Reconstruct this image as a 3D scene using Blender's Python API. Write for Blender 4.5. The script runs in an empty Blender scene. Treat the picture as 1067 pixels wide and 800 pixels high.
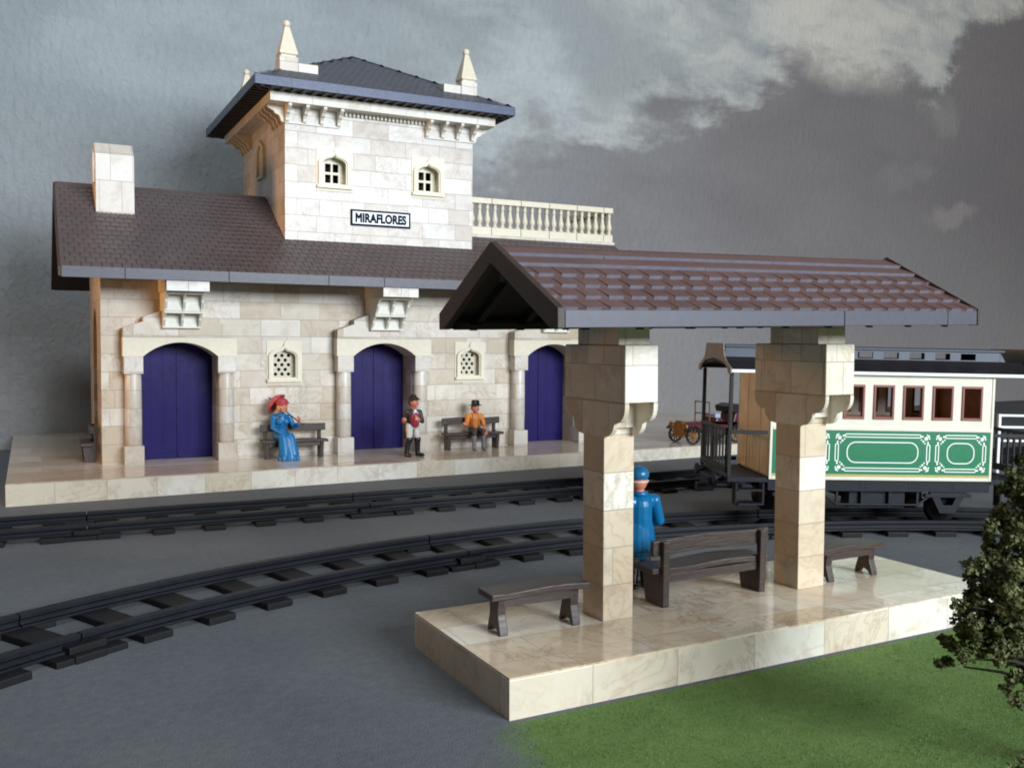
import bpy, bmesh, math, random
from mathutils import Vector, Matrix
from mathutils.geometry import tessellate_polygon
R = math.radians
S = bpy.context.scene
COL = S.collection
rnd = random.Random(7)

# ------------------------------------------------------------------ materials
def new_mat(name):
    m = bpy.data.materials.new(name); m.use_nodes = True
    nt = m.node_tree
    return m, nt, nt.nodes['Principled BSDF']

def N(nt, t, **k):
    n = nt.nodes.new(t)
    for a, v in k.items():
        if a in n.inputs.keys() if isinstance(a, str) else False:
            n.inputs[a].default_value = v
        else:
            setattr(n, a, v)
    return n

def math_n(nt, op, a, b=None):
    n = nt.nodes.new('ShaderNodeMath'); n.operation = op
    for i, x in enumerate((a, b)):
        if x is None: continue
        if isinstance(x, (int, float)): n.inputs[i].default_value = x
        else: nt.links.new(x, n.inputs[i])
    return n.outputs[0]

def mixc(nt, f, a, b, mode='MIX'):
    n = nt.nodes.new('ShaderNodeMix'); n.data_type = 'RGBA'; n.blend_type = mode
    for i, x in ((0, f), (6, a), (7, b)):
        if isinstance(x, (int, float)): n.inputs[i].default_value = x
        elif isinstance(x, tuple): n.inputs[i].default_value = (*x, 1)
        else: nt.links.new(x, n.inputs[i])
    return n.outputs[2]

def ramp(nt, f, pts):
    n = nt.nodes.new('ShaderNodeValToRGB'); e = n.color_ramp.elements
    while len(e) < len(pts): e.new(0.5)
    for i, (p, c) in enumerate(pts):
        e[i].position = p; e[i].color = (*c, 1) if isinstance(c, tuple) else (c, c, c, 1)
    nt.links.new(f, n.inputs[0])
    return n.outputs[0]

def noise(nt, vec, scale, detail=3, rough=.55, w=None, dist=0):
    n = nt.nodes.new('ShaderNodeTexNoise')
    if w is not None:
        n.noise_dimensions = '4D'; nt.links.new(w, n.inputs['W'])
    n.inputs['Scale'].default_value = scale; n.inputs['Detail'].default_value = detail
    n.inputs['Roughness'].default_value = rough; n.inputs['Distortion'].default_value = dist
    if vec is not None: nt.links.new(vec, n.inputs['Vector'])
    return n.outputs[0]

def bump(nt, h, bs, dist=.01, strength=1.0):
    b = nt.nodes.new('ShaderNodeBump'); b.inputs['Distance'].default_value = dist
    b.inputs['Strength'].default_value = strength
    nt.links.new(h, b.inputs['Height']); nt.links.new(b.outputs[0], bs.inputs['Normal'])
    return b

def objco(nt):
    return nt.nodes.new('ShaderNodeTexCoord').outputs['Object']

def plain(name, col, rough=.5, var=.12, spec=.5, bumpd=.0, nscale=9.0, metal=0):
    m, nt, b = new_mat(name)
    co = objco(nt)
    f = noise(nt, co, nscale, 4, .6)
    c0 = tuple(max(0, x * (1 - var)) for x in col); c1 = tuple(min(1, x * (1 + var)) for x in col)
    nt.links.new(ramp(nt, f, [(.3, c0), (.7, c1)]), b.inputs['Base Color'])
    b.inputs['Specular IOR Level'].default_value = spec
    b.inputs['Metallic'].default_value = metal
    f2 = noise(nt, co, nscale * 2.3, 3, .6)
    n = nt.nodes.new('ShaderNodeMapRange'); nt.links.new(f2, n.inputs[0])
    n.inputs[3].default_value = max(.03, rough - .1); n.inputs[4].default_value = min(1, rough + .1)
    nt.links.new(n.outputs[0], b.inputs['Roughness'])
    if bumpd: bump(nt, noise(nt, co, nscale * 4, 4, .6), b, bumpd)
    return m

def marble(name, bw=.9, rh=.43, base=(.66, .63, .585), dark=(.52, .455, .37), vein=(.36, .25, .15), rough=.33,
           off=(0, 0, 0), seam=.005, seamc=(.41, .34, .26), spec=.5, veins=.55, squash=.62):
    """cream veined stone laid as blocks; the block grid follows whichever way the face looks"""
    m, nt, b = new_mat(name)
    co = objco(nt)
    sh = nt.nodes.new('ShaderNodeVectorMath'); sh.operation = 'ADD'; nt.links.new(co, sh.inputs[0]); sh.inputs[1].default_value = off
    sp = nt.nodes.new('ShaderNodeSeparateXYZ'); nt.links.new(sh.outputs[0], sp.inputs[0])
    ge = nt.nodes.new('ShaderNodeNewGeometry')
    sn = nt.nodes.new('ShaderNodeSeparateXYZ'); nt.links.new(ge.outputs['True Normal'], sn.inputs[0])
    ax = math_n(nt, 'GREATER_THAN', math_n(nt, 'ABSOLUTE', sn.outputs[0]), .7)
    az = math_n(nt, 'GREATER_THAN', math_n(nt, 'ABSOLUTE', sn.outputs[2]), .7)
    def sel(f, a, c):
        n = nt.nodes.new('ShaderNodeMix'); nt.links.new(f, n.inputs[0]); nt.links.new(a, n.inputs[2]); nt.links.new(c, n.inputs[3]); return n.outputs[0]
    u = sel(ax, sp.outputs[0], sp.outputs[1]); v = sel(az, sp.outputs[2], sp.outputs[1])
    cb = nt.nodes.new('ShaderNodeCombineXYZ'); nt.links.new(u, cb.inputs[0]); nt.links.new(v, cb.inputs[1])
    br = nt.nodes.new('ShaderNodeTexBrick'); nt.links.new(cb.outputs[0], br.inputs['Vector'])
    br.offset = .5; br.offset_frequency = 2; br.squash = squash; br.squash_frequency = 3
    br.inputs['Color1'].default_value = (0, 0, 0, 1); br.inputs['Color2'].default_value = (1, 1, 1, 1)
    br.inputs['Mortar'].default_value = (.5, .5, .5, 1)
    br.inputs['Scale'].default_value = 1; br.inputs['Mortar Size'].default_value = seam; br.inputs['Mortar Smooth'].default_value = .3
    br.inputs['Brick Width'].default_value = bw; br.inputs['Row Height'].default_value = rh
    rv = math_n(nt, 'MULTIPLY', br.outputs['Color'], 9.0)
    tone = ramp(nt, br.outputs['Color'], [(0, dark), (.3, tuple((x * .45 + y * .55) for x, y in zip(dark, base))), (.62, base), (1, tuple(min(1, x * 1.1) for x in base))])
    cl = noise(nt, sh.outputs[0], 1.7, 4, .6, rv, .6)
    c1 = mixc(nt, ramp(nt, cl, [(.35, 0.0), (.75, .6)]), tone, dark)
    vn = noise(nt, sh.outputs[0], 1.1, 5, .62, rv, 2.6)
    vband = math_n(nt, 'ABSOLUTE', math_n(nt, 'SUBTRACT', vn, .5))
    vm = noise(nt, sh.outputs[0], .9, 2, .5, rv)
    vf = math_n(nt, 'MULTIPLY', ramp(nt, vband, [(0, veins), (.018, veins * .35), (.06, 0.0)]), ramp(nt, vm, [(.40, 0.0), (.60, 1.0)]))
    c2 = mixc(nt, vf, c1, vein)
    pat = math_n(nt, 'MULTIPLY', ramp(nt, noise(nt, sh.outputs[0], 2.3, 3, .5, rv, .4), [(.56, 0.0), (.76, .55)]), 1.0)
    c3 = mixc(nt, pat, c2, vein)
    c4 = mixc(nt, br.outputs['Fac'], c3, seamc)
    nt.links.new(c4, b.inputs['Base Color'])
    b.inputs['Specular IOR Level'].default_value = spec
    rr = nt.nodes.new('ShaderNodeMapRange'); nt.links.new(noise(nt, sh.outputs[0], 4, 3), rr.inputs[0])
    rr.inputs[3].default_value = max(.02, rough - .06); rr.inputs[4].default_value = rough + .1
    nt.links.new(rr.outputs[0], b.inputs['Roughness'])
    hh = math_n(nt, 'ADD', math_n(nt, 'MULTIPLY', br.outputs['Fac'], -1.0), math_n(nt, 'MULTIPLY', noise(nt, sh.outputs[0], 3, 3, .5, rv), .35))
    bump(nt, hh, b, .008, .8)
    return m

def tiles_mat(name, col, col2, rough=.42):
    m, nt, b = new_mat(name)
    co = objco(nt)
    f = noise(nt, co, 1.3, 3, .6); g = noise(nt, co, 14, 3, .7)
    v = math_n(nt, 'ADD', math_n(nt, 'MULTIPLY', f, .55), math_n(nt, 'MULTIPLY', g, .45))
    nt.links.new(ramp(nt, v, [(.34, col), (.66, col2)]), b.inputs['Base Color'])
    b.inputs['Roughness'].default_value = rough
    bump(nt, noise(nt, co, 40, 3), b, .004, .6)
    return m

M = {}
M['stone'] = marble('facade_stone', 1.0, .425, base=(.685, .64, .57), dark=(.50, .405, .285), veins=.6, off=(.33, .1, -.045), rough=.4)
M['tower_stone'] = marble('tower_stone', .96, .415, base=(.69, .667, .635), dark=(.535, .475, .41), veins=.5, off=(.2, .3, .14), rough=.38, seam=.005)
M['column_stone'] = marble('column_stone', 3.0, .425, base=(.66, .63, .585), dark=(.54, .48, .40), veins=.45, off=(.9, .7, -.045), rough=.36)
M['shaft_stone'] = marble('pillar_shaft_stone', 9.0, .41, base=(.775, .735, .655), dark=(.61, .49, .34), veins=.5, rough=.28, off=(4.3, 4.05, -.39), seam=.004)
M['paving'] = marble('platform_stone', 2.0, 1.0, base=(.60, .54, .46), dark=(.47, .38, .285), veins=.45, rough=.13, off=(.3, .4, .03), seam=.004, squash=.8)
M['paving_near'] = marble('shelter_platform_stone', 1.15, .62, base=(.80, .73, .61), dark=(.64, .50, .335), veins=.75, rough=.11, off=(.5, .22, .1), seam=.004, squash=.75)
M['paving_edge'] = marble('platform_edge_stone', 1.25, 2.0, base=(.765, .735, .665), dark=(.64, .56, .43), veins=.5, rough=.2, off=(.6, .3, .9), seam=.004, squash=.8)
M['pillar_stone'] = marble('pillar_stone', .52, .40, base=(.775, .735, .655), dark=(.61, .49, .34), veins=.45, rough=.28, off=(.1, .05, -.39), seam=.004)
M['cream'] = plain('cream_plastic', (.70, .635, .50), .42, .05, bumpd=.002)
M['white_cream'] = plain('pale_cream_plastic', (.74, .72, .64), .42, .05, bumpd=.002)
M['frame'] = plain('window_frame_cream', (.74, .68, .53), .42, .05, bumpd=.002)
M['lattice'] = plain('lattice_cream', (.62, .57, .45), .5, .06)
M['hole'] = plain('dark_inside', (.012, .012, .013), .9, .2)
M['door'] = plain('navy_door', (.010, .004, .092), .5, .16, spec=.22, nscale=3, bumpd=.003)
M['roof'] = tiles_mat('brown_roof_tiles', (.062, .044, .043), (.102, .076, .074))
M['roof_edge'] = plain('grey_violet_eave', (.078, .077, .10), .45, .12)
M['slate'] = tiles_mat('blue_grey_slate', (.042, .043, .056), (.072, .072, .09), .4)
M['slate_edge'] = plain('blue_eave_board', (.028, .048, .12), .42, .12)
M['eave_dark'] = plain('dark_eave_soffit', (.03, .026, .026), .6, .2)
M['barge'] = plain('dark_brown_bargeboard', (.042, .026, .022), .55, .2)
M['shelter_tile'] = tiles_mat('red_brown_shelter_tiles', (.095, .05, .046), (.14, .082, .076), .5)
M['shelter_edge'] = plain('lavender_grey_fascia', (.072, .072, .098), .45, .08)
M['roof_lip'] = plain('brown_tile_lip_highlight', (.15, .125, .135), .35, .2)  # highlight along the tile lips, painted as a paler brown
M['slate_lip'] = plain('slate_lip_highlight', (.10, .105, .13), .35, .2)  # slate lips painted lighter to show light catching them
M['shelter_lip'] = plain('pale_tile_lip_highlight', (.15, .143, .18), .35, .15)  # bright lit dashes on the shelter tiles, put into the colour
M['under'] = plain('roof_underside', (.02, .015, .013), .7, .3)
M['sign_white'] = plain('sign_white', (.78, .80, .82), .4, .03)
M['sign_navy'] = plain('sign_navy', (.008, .012, .032), .75, .1, spec=.12)
M['rail'] = plain('black_rail_plastic', (.005, .0065, .0105), .5, .25, spec=.3, nscale=4, bumpd=.002)
M['sleeper'] = plain('black_sleeper_plastic', (.0065, .0065, .0075), .6, .25, spec=.28, nscale=5, bumpd=.004)
M['green'] = plain('coach_green', (.0, .16, .062), .38, .05)
M['coach_cream'] = plain('coach_cream', (.70, .665, .55), .38, .05, nscale=3)
M['coach_end'] = plain('coach_end_wall', (.70, .60, .38), .45, .12, nscale=3)
M['ochre'] = plain('coach_ochre_line', (.42, .36, .12), .45, .1)
M['coach_line'] = plain('coach_white_line', (.82, .84, .80), .4, .02)
M['win_brown'] = plain('coach_window_frame', (.22, .062, .045), .4, .1)
M['coach_inside'] = plain('coach_interior', (.62, .29, .10), .6, .2)
M['coach_roof'] = plain('coach_roof_black', (.011, .010, .013), .55, .2, spec=.3)
M['coach_cler'] = plain('coach_clerestory', (.05, .063, .092), .42, .12)
M['hood'] = plain('coach_hood', (.16, .13, .09), .5, .12)
M['chassis'] = plain('coach_chassis', (.009, .011, .017), .5, .2, spec=.25)
M['iron'] = plain('coach_railing_black', (.009, .0085, .0095), .5, .2, spec=.35)
M['white_rail'] = plain('white_railing_paint', (.75, .75, .73), .45, .05)
M['brass'] = plain('old_brass', (.28, .15, .045), .38, .15, metal=.6)
M['car_red'] = plain('car_maroon', (.10, .022, .03), .3, .1)
M['car_black'] = plain('car_black', (.015, .015, .017), .35, .2)
M['car_blue'] = plain('car_pale_blue', (.35, .42, .6), .4, .1)
M['skin'] = plain('toy_skin', (.62, .25, .155), .4, .06)
M['skin2'] = plain('toy_skin_ruddy', (.56, .19, .12), .4, .06)
M['hand_red'] = plain('toy_red_glove', (.62, .12, .08), .4, .06)
M['dress'] = plain('blue_dress', (.012, .16, .40), .25, .15)
M['red_hat'] = plain('red_bonnet', (.42, .045, .055), .4, .15)
M['blond'] = plain('orange_hair', (.62, .26, .05), .5, .15)
M['parasol'] = plain('red_parasol', (.46, .06, .075), .4, .12)
M['dark_wood'] = plain('dark_stick', (.06, .025, .02), .5, .1)
M['coat_brown'] = plain('dark_brown_coat', (.035, .026, .022), .45, .15)
M['vest'] = plain('maroon_waistcoat', (.30, .03, .055), .4, .1)
M['shirt_white'] = plain('white_shirt', (.72, .72, .70), .45, .04)
M['breeches'] = plain('grey_white_breeches', (.60, .59, .56), .5, .08)
M['breeches_shade'] = plain('shaded_breeches', (.16, .13, .10), .5, .1)
M['black'] = plain('black_boots', (.012, .012, .014), .3, .2)
M['orange_shirt'] = plain('orange_shirt', (.62, .205, .025), .5, .1)
M['grey_boots'] = plain('grey_boots', (.16, .18, .2), .35, .12)
M['brown_trousers'] = plain('dark_brown_trousers', (.05, .04, .03), .5, .15)
M['brace'] = plain('suspender_straps', (.45, .38, .3), .5, .1)
M['blue_coat'] = plain('blue_coat', (.0, .125, .30), .3, .12)
M['blue_cap'] = plain('blue_cap', (.012, .12, .25), .3, .12)
M['eye'] = plain('eye_dark', (.01, .01, .012), .3, .1)
M['cuff'] = plain('yellow_trim', (.5, .36, .1), .45, .1)

def wood():
    m, nt, b = new_mat('dark_brown_bench_plastic')
    co = objco(nt)
    mp = nt.nodes.new('ShaderNodeMapping'); nt.links.new(co, mp.inputs[0]); mp.inputs['Scale'].default_value = (2, 22, 22)
    f = noise(nt, mp.outputs[0], 1.6, 5, .6, dist=1.2)
    nt.links.new(ramp(nt, f, [(.3, (.026, .016, .0125)), (.7, (.062, .040, .034))]), b.inputs['Base Color'])
    b.inputs['Roughness'].default_value = .42
    bump(nt, f, b, .006, .8)
    return m
M['wood'] = wood()

def ground_col(nt, co):
    f = noise(nt, co, .35, 4, .6); g = noise(nt, co, 9, 4, .75); h = noise(nt, co, 60, 2, .6)
    v = math_n(nt, 'ADD', math_n(nt, 'ADD', math_n(nt, 'MULTIPLY', f, .4), math_n(nt, 'MULTIPLY', g, .35)), math_n(nt, 'MULTIPLY', h, .25))
    return ramp(nt, v, [(.36, (.088, .102, .116)), (.5, (.122, .136, .15)), (.64, (.165, .175, .184))]), math_n(nt, 'ADD', g, h)
def ground_mat():
    m, nt, b = new_mat('grey_board')
    c, h = ground_col(nt, objco(nt))
    nt.links.new(c, b.inputs['Base Color'])
    b.inputs['Roughness'].default_value = .85; b.inputs['Specular IOR Level'].default_value = .25
    bump(nt, h, b, .012, .7)
    return m
M['ground'] = ground_mat()

def lawn_mat():
    m, nt, b = new_mat('green_felt')
    co = objco(nt)
    mp = nt.nodes.new('ShaderNodeMapping'); nt.links.new(co, mp.inputs[0]); mp.inputs['Scale'].default_value = (1, 2.3, 1); mp.inputs['Rotation'].default_value = (0, 0, R(24))
    f = noise(nt, co, .9, 4, .6); g = noise(nt, mp.outputs[0], 26, 4, .8); h = noise(nt, mp.outputs[0], 6, 3, .7)
    v = math_n(nt, 'ADD', math_n(nt, 'ADD', math_n(nt, 'MULTIPLY', f, .3), math_n(nt, 'MULTIPLY', g, .45)), math_n(nt, 'MULTIPLY', h, .25))
    gr = ramp(nt, v, [(.36, (.072, .138, .034)), (.5, (.122, .208, .056)), (.64, (.18, .265, .08))])
    sx = nt.nodes.new('ShaderNodeSeparateXYZ'); nt.links.new(co, sx.inputs[0])
    d = math_n(nt, 'SUBTRACT', sx.outputs[0], math_n(nt, 'SUBTRACT', 1.83, math_n(nt, 'MULTIPLY', sx.outputs[1], -.256)))
    d = math_n(nt, 'ADD', d, math_n(nt, 'MULTIPLY', math_n(nt, 'SUBTRACT', noise(nt, co, 4, 5, .7), .5), .9))
    wn = nt.nodes.new('ShaderNodeMapRange'); wn.interpolation_type = 'SMOOTHSTEP'; nt.links.new(d, wn.inputs[0]); wn.inputs[1].default_value = -.2; wn.inputs[2].default_value = .4
    bare, gh = ground_col(nt, co)
    nt.links.new(mixc(nt, wn.outputs[0], bare, gr), b.inputs['Base Color'])
    b.inputs['Roughness'].default_value = .85; b.inputs['Specular IOR Level'].default_value = .25
    bump(nt, math_n(nt, 'ADD', gh, g), b, .012, .7)
    return m
M['lawn'] = lawn_mat()

def leaf_mat():
    m, nt, b = new_mat('tree_leaf')
    f = noise(nt, objco(nt), 5, 3, .6)
    nt.links.new(ramp(nt, f, [(.3, (.06, .069, .021)), (.7, (.14, .152, .046))]), b.inputs['Base Color'])
    b.inputs['Roughness'].default_value = .7
    return m
M['leaf'] = leaf_mat()
M['bark'] = plain('bark', (.04, .028, .02), .8, .3, bumpd=.01)

# ------------------------------------------------------------------ mesh helpers
class B:
    """collects shapes into one bmesh"""
    def __init__(s): s.bm = bmesh.new(); s.mi = 0
    def _f(s, vs):
        try:
            f = s.bm.faces.new(vs); f.material_index = s.mi; return f
        except ValueError: return None
    def box(s, x0, x1, y0, y1, z0, z1, T=None):
        P = [Vector((x, y, z)) for z in (z0, z1) for y in (y0, y1) for x in (x0, x1)]
        if T is not None: P = [T @ p for p in P]
        v = [s.bm.verts.new(p) for p in P]
        for q in ((0, 2, 3, 1), (4, 5, 7, 6), (0, 1, 5, 4), (2, 6, 7, 3), (0, 4, 6, 2), (1, 3, 7, 5)): s._f([v[i] for i in q])
        return s
    def prism(s, loops, a, b, ax=1, T=None):
        """2D loops (outer first, then holes) swept along axis ax from a to b; ax 1: (x,z), ax 0: (y,z), ax 2: (x,y)"""
        if not isinstance(loops[0][0], (tuple, list)): loops = [loops]
        def mk(p, d):
            q = Vector((d, p[0], p[1])) if ax == 0 else Vector((p[0], d, p[1])) if ax == 1 else Vector((p[0], p[1], d))
            return T @ q if T is not None else q
        tri = tessellate_polygon([[Vector((p[0], p[1], 0)) for p in l] for l in loops])
        caps = []
        for d in (a, b):
            caps.append([s.bm.verts.new(mk(p, d)) for l in loops for p in l])
        for t in tri:
            for c in caps: s._f([c[i] for i in t])
        o = 0
        for l in loops:
            n = len(l)
            for i in range(n):
                j = (i + 1) % n
                s._f([caps[0][o + i], caps[0][o + j], caps[1][o + j], caps[1][o + i]])
            o += n
        return s
    def lathe(s, prof, c=(0, 0, 0), n=20, T=None, cap=True):
        """prof: (r, z) list turned about the z axis through c"""
        rings = []
        for r, z in prof:
            ring = []
            for i in range(n):
                a = 2 * math.pi * i / n
                p = Vector((c[0] + r * math.cos(a), c[1] + r * math.sin(a), c[2] + z))
                ring.append(s.bm.verts.new(T @ p if T is not None else p))
            rings.append(ring)
        for k in range(len(rings) - 1):
            for i in range(n):
                j = (i + 1) % n
                f = s._f([rings[k][i], rings[k][j], rings[k + 1][j], rings[k + 1][i]])
                if f: f.smooth = True
        if cap:
            s._f(rings[0][::-1]); s._f(rings[-1])
        return s
    def tube(s, pts, r, n=8, r1=None):
        pts = [Vector(p) for p in pts]; rings = []
        for k, p in enumerate(pts):
            d = (pts[min(k + 1, len(pts) - 1)] - pts[max(k - 1, 0)]).normalized()
            a = d.cross(Vector((0, 0, 1)))
            if a.length < .05: a = d.cross(Vector((1, 0, 0)))
            a.normalize(); b = d.cross(a)
            rr = r if r1 is None else r + (r1 - r) * k / (len(pts) - 1)
            rings.append([s.bm.verts.new(p + rr * (math.cos(2 * math.pi * i / n) * a + math.sin(2 * math.pi * i / n) * b)) for i in range(n)])
        for k in range(len(rings) - 1):
            for i in range(n):
                f = s._f([rings[k][i], rings[k][(i + 1) % n], rings[k + 1][(i + 1) % n], rings[k + 1][i]])
                if f: f.smooth = True
        s._f(rings[0][::-1]); s._f(rings[-1])
        return s
    def ell(s, c, r, T=None, seg=16):
        mt = Matrix.Translation(c) @ (T if T is not None else Matrix.Identity(4)) @ Matrix.Diagonal((*r, 1))
        g = bmesh.ops.create_uvsphere(s.bm, u_segments=seg, v_segments=max(6, seg // 2 + 2), radius=1, matrix=mt)
        for v in g['verts']:
            for f in v.link_faces: f.smooth = True; f.material_index = s.mi
        return s

BASE = {}
def obj(name, b, mat, parent=None, bevel=0, label=None):
    bm = b.bm
    bmesh.ops.recalc_face_normals(bm, faces=bm.faces)
    if parent is not None:
        base = BASE.get(parent.name, Vector((0, 0, 0)))
        bmesh.ops.translate(bm, verts=bm.verts, vec=-base)
    me = bpy.data.meshes.new(name); bm.to_mesh(me); bm.free()
    for mm in (mat if isinstance(mat, (list, tuple)) else [mat]): me.materials.append(mm)
    o = bpy.data.objects.new(name, me); COL.objects.link(o)
    if parent is not None:
        o.parent = parent; BASE[o.name] = BASE.get(parent.name, Vector((0, 0, 0)))
    if bevel:
        md = o.modifiers.new('edge', 'BEVEL'); md.width = bevel; md.segments = 2; md.limit_method = 'ANGLE'; md.angle_limit = R(40)
    if label: o['label'] = label
    return o

def tag(o, label=None, cat=None, group=None, kind=None):
    if label: o['label'] = label
    if cat: o['category'] = cat
    if group: o['group'] = group
    if kind: o['kind'] = kind
    return o

def thing(name, label, cat, base=(0, 0, 0), frame=None, group=None):
    """an Empty at the thing's base; its parts are given in the frame's coordinates"""
    o = bpy.data.objects.new(name, None); COL.objects.link(o)
    o.empty_display_size = .2
    f = frame if frame is not None else Matrix.Identity(4)
    o.matrix_world = f @ Matrix.Translation(base)
    BASE[o.name] = Vector(base)
    return tag(o, label, cat, group)

def copy_tree(o, parent=None):
    c = o.copy(); COL.objects.link(c)
    if parent is not None: c.parent = parent
    for ch in list(o.children): copy_tree(ch, c)
    return c

def wall_cells(b, xs, zs, holes, y0, y1):
    """a wall of boxes on the x/z cuts, without the cells whose middle lies in a hole; shared faces are left out"""
    xs = sorted(set(xs)); zs = sorted(set(zs))
    solid = {}
    for i in range(len(xs) - 1):
        for k in range(len(zs) - 1):
            cx = (xs[i] + xs[i + 1]) / 2; cz = (zs[k] + zs[k + 1]) / 2
            solid[i, k] = not any(h[0] < cx < h[1] and h[2] < cz < h[3] for h in holes)
    V = {}
    def v(i, k, y):
        if (i, k, y) not in V: V[i, k, y] = b.bm.verts.new((xs[i], y, zs[k]))
        return V[i, k, y]
    for (i, k), sd in solid.items():
        if not sd: continue
        b._f([v(i, k, y0), v(i + 1, k, y0), v(i + 1, k + 1, y0), v(i, k + 1, y0)])
        b._f([v(i, k, y1), v(i, k + 1, y1), v(i + 1, k + 1, y1), v(i + 1, k, y1)])
        for di, dk, e in ((-1, 0, ((i, k), (i, k + 1))), (1, 0, ((i + 1, k), (i + 1, k + 1))), (0, -1, ((i, k), (i + 1, k))), (0, 1, ((i, k + 1), (i + 1, k + 1)))):
            if not solid.get((i + di, k + dk), False):
                (p, q), (r_, t) = e
                b._f([v(p, q, y0), v(r_, t, y0), v(r_, t, y1), v(p, q, y1)])
    return b

def holes_wall(b, x0, x1, z0, z1, holes, y0, y1):
    xs = [x0, x1]; zs = [z0, z1]
    for h in holes: xs += [h[0], h[1]]; zs += [h[2], h[3]]
    return wall_cells(b, xs, zs, holes, y0, y1)

def tile_slope(b, o, ux, up, L, Hs, rows, tw, lip, gap, keep=None, jit=.004, plain_rows=0, dash=None):
    """rows of overlapping tiles: o eave corner, ux along the eave, up the slope; keep(x, s) says which tiles stand"""
    ux = Vector(ux).normalized(); up = Vector(up).normalized(); nn = ux.cross(up).normalized()
    if nn.z < 0: nn = -nn
    o = Vector(o); rh = Hs / rows
    for r_ in range(rows):
        w = tw if r_ < rows - plain_rows else tw * 9
        n = int(math.ceil(L / w)) + 1
        sh = (r_ % 2) * .5 * w
        for i in range(n):
            x0 = max(0, i * w - sh); x1 = min(L, (i + 1) * w - sh)
            if x1 - x0 < .04: continue
            s0 = r_ * rh; s1 = s0 + rh * 1.06
            if keep and not keep((x0 + x1) / 2, s0 + rh / 2): continue
            x0 += gap / 2; x1 -= gap / 2
            j = rnd.uniform(-jit, jit)
            parts = [(x0, x1, lip + j)]
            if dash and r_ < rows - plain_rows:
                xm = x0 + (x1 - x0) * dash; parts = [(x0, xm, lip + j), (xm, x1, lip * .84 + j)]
            for xa, xb, lo in parts:
                P = []
                for (x, s_, h) in ((xa, s0, 0), (xb, s0, 0), (xb, s1, 0), (xa, s1, 0), (xa, s0, lo), (xb, s0, lo), (xb, s1, .004), (xa, s1, .004)):
                    P.append(b.bm.verts.new(o + ux * x + up * s_ + nn * h))
                for qi, q in enumerate(((0, 3, 2, 1), (4, 5, 6, 7), (0, 1, 5, 4), (2, 3, 7, 6), (0, 4, 7, 3), (1, 2, 6, 5))):
                    f = b._f([P[i_] for i_ in q])
                    if f and qi == 2 and lo > lip * .93 + j * .9: f.material_index = 1  # lip fronts take the painted highlight material
    return b

def arc_pts(cx, z0, hw, rise, n=18):
    """points of a segmental arch from left spring to right spring"""
    rr = (hw * hw + rise * rise) / (2 * rise); zc = z0 + rise - rr
    a0 = math.asin(min(1, hw / rr))
    return [(cx + rr * math.sin(-a0 + 2 * a0 * i / n), zc + rr * math.cos(-a0 + 2 * a0 * i / n)) for i in range(n + 1)]

# ------------------------------------------------------------------ camera
CAM_H = 3.5
yaw, pitch, roll = .482044237, .0521778424, .00107294777
F_PX = 986.45727
fw = Vector((math.sin(yaw) * math.cos(pitch), math.cos(yaw) * math.cos(pitch), -math.sin(pitch)))
r0 = Vector((math.cos(yaw), -math.sin(yaw), 0)); u0 = r0.cross(fw)
rr_ = r0 * math.cos(roll) + u0 * math.sin(roll); uu_ = u0 * math.cos(roll) - r0 * math.sin(roll)
cd = bpy.data.cameras.new('camera'); cam = bpy.data.objects.new('camera', cd); COL.objects.link(cam)
mw = Matrix.Identity(4)
for i in range(3):
    mw[i][0] = rr_[i]; mw[i][1] = uu_[i]; mw[i][2] = -fw[i]
mw[2][3] = CAM_H
cam.matrix_world = mw
cd.sensor_fit = 'HORIZONTAL'; cd.sensor_width = 36; cd.lens = F_PX * 36 / 1067
cd.clip_start = .1; cd.clip_end = 500
S.camera = cam

# station frame: the model stands a touch turned and tilted on its board
ts, tt = R(-.657), R(-.453)
ex = Vector((math.cos(ts) * math.cos(tt), math.sin(ts) * math.cos(tt), math.sin(tt)))
ey = Vector((-math.sin(ts), math.cos(ts), 0)); ez = ex.cross(ey)
MS = Matrix.Identity(4)
for i in range(3):
    MS[i][0] = ex[i]; MS[i][1] = ey[i]; MS[i][2] = ez[i]
MS.translation = (-.27, 21.6, 0)
ZP = .47     # station platform top

# ------------------------------------------------------------------ setting
b = B(); b.box(-60, 90, -40, 60, -.3, 0)
tag(obj('ground', b, M['ground']), 'grey board the railway is laid out on', 'ground', kind='structure')

# lawn: a felt sheet with an irregular edge
b = B()
front = [(3.86, 7.40), (3.72, 7.31)]
edge = []
x, y = 3.72, 7.31
for i in range(40):
    t = i / 39
    edge.append((3.72 - .6 * min(1, 6 * t) - 1.0 * t + .05 * math.sin(9 * t) + rnd.uniform(-.04, .04), 7.31 - 3.9 * t))
poly = [(60, 7.40), (3.86, 7.40)] + edge + [(2.4, -20), (60, -20)]
b._f([b.bm.verts.new((x, y, .001)) for x, y in poly])
tag(obj('lawn', b, M['lawn']), 'green felt lawn in front of the shelter platform', 'lawn', kind='structure')

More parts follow.
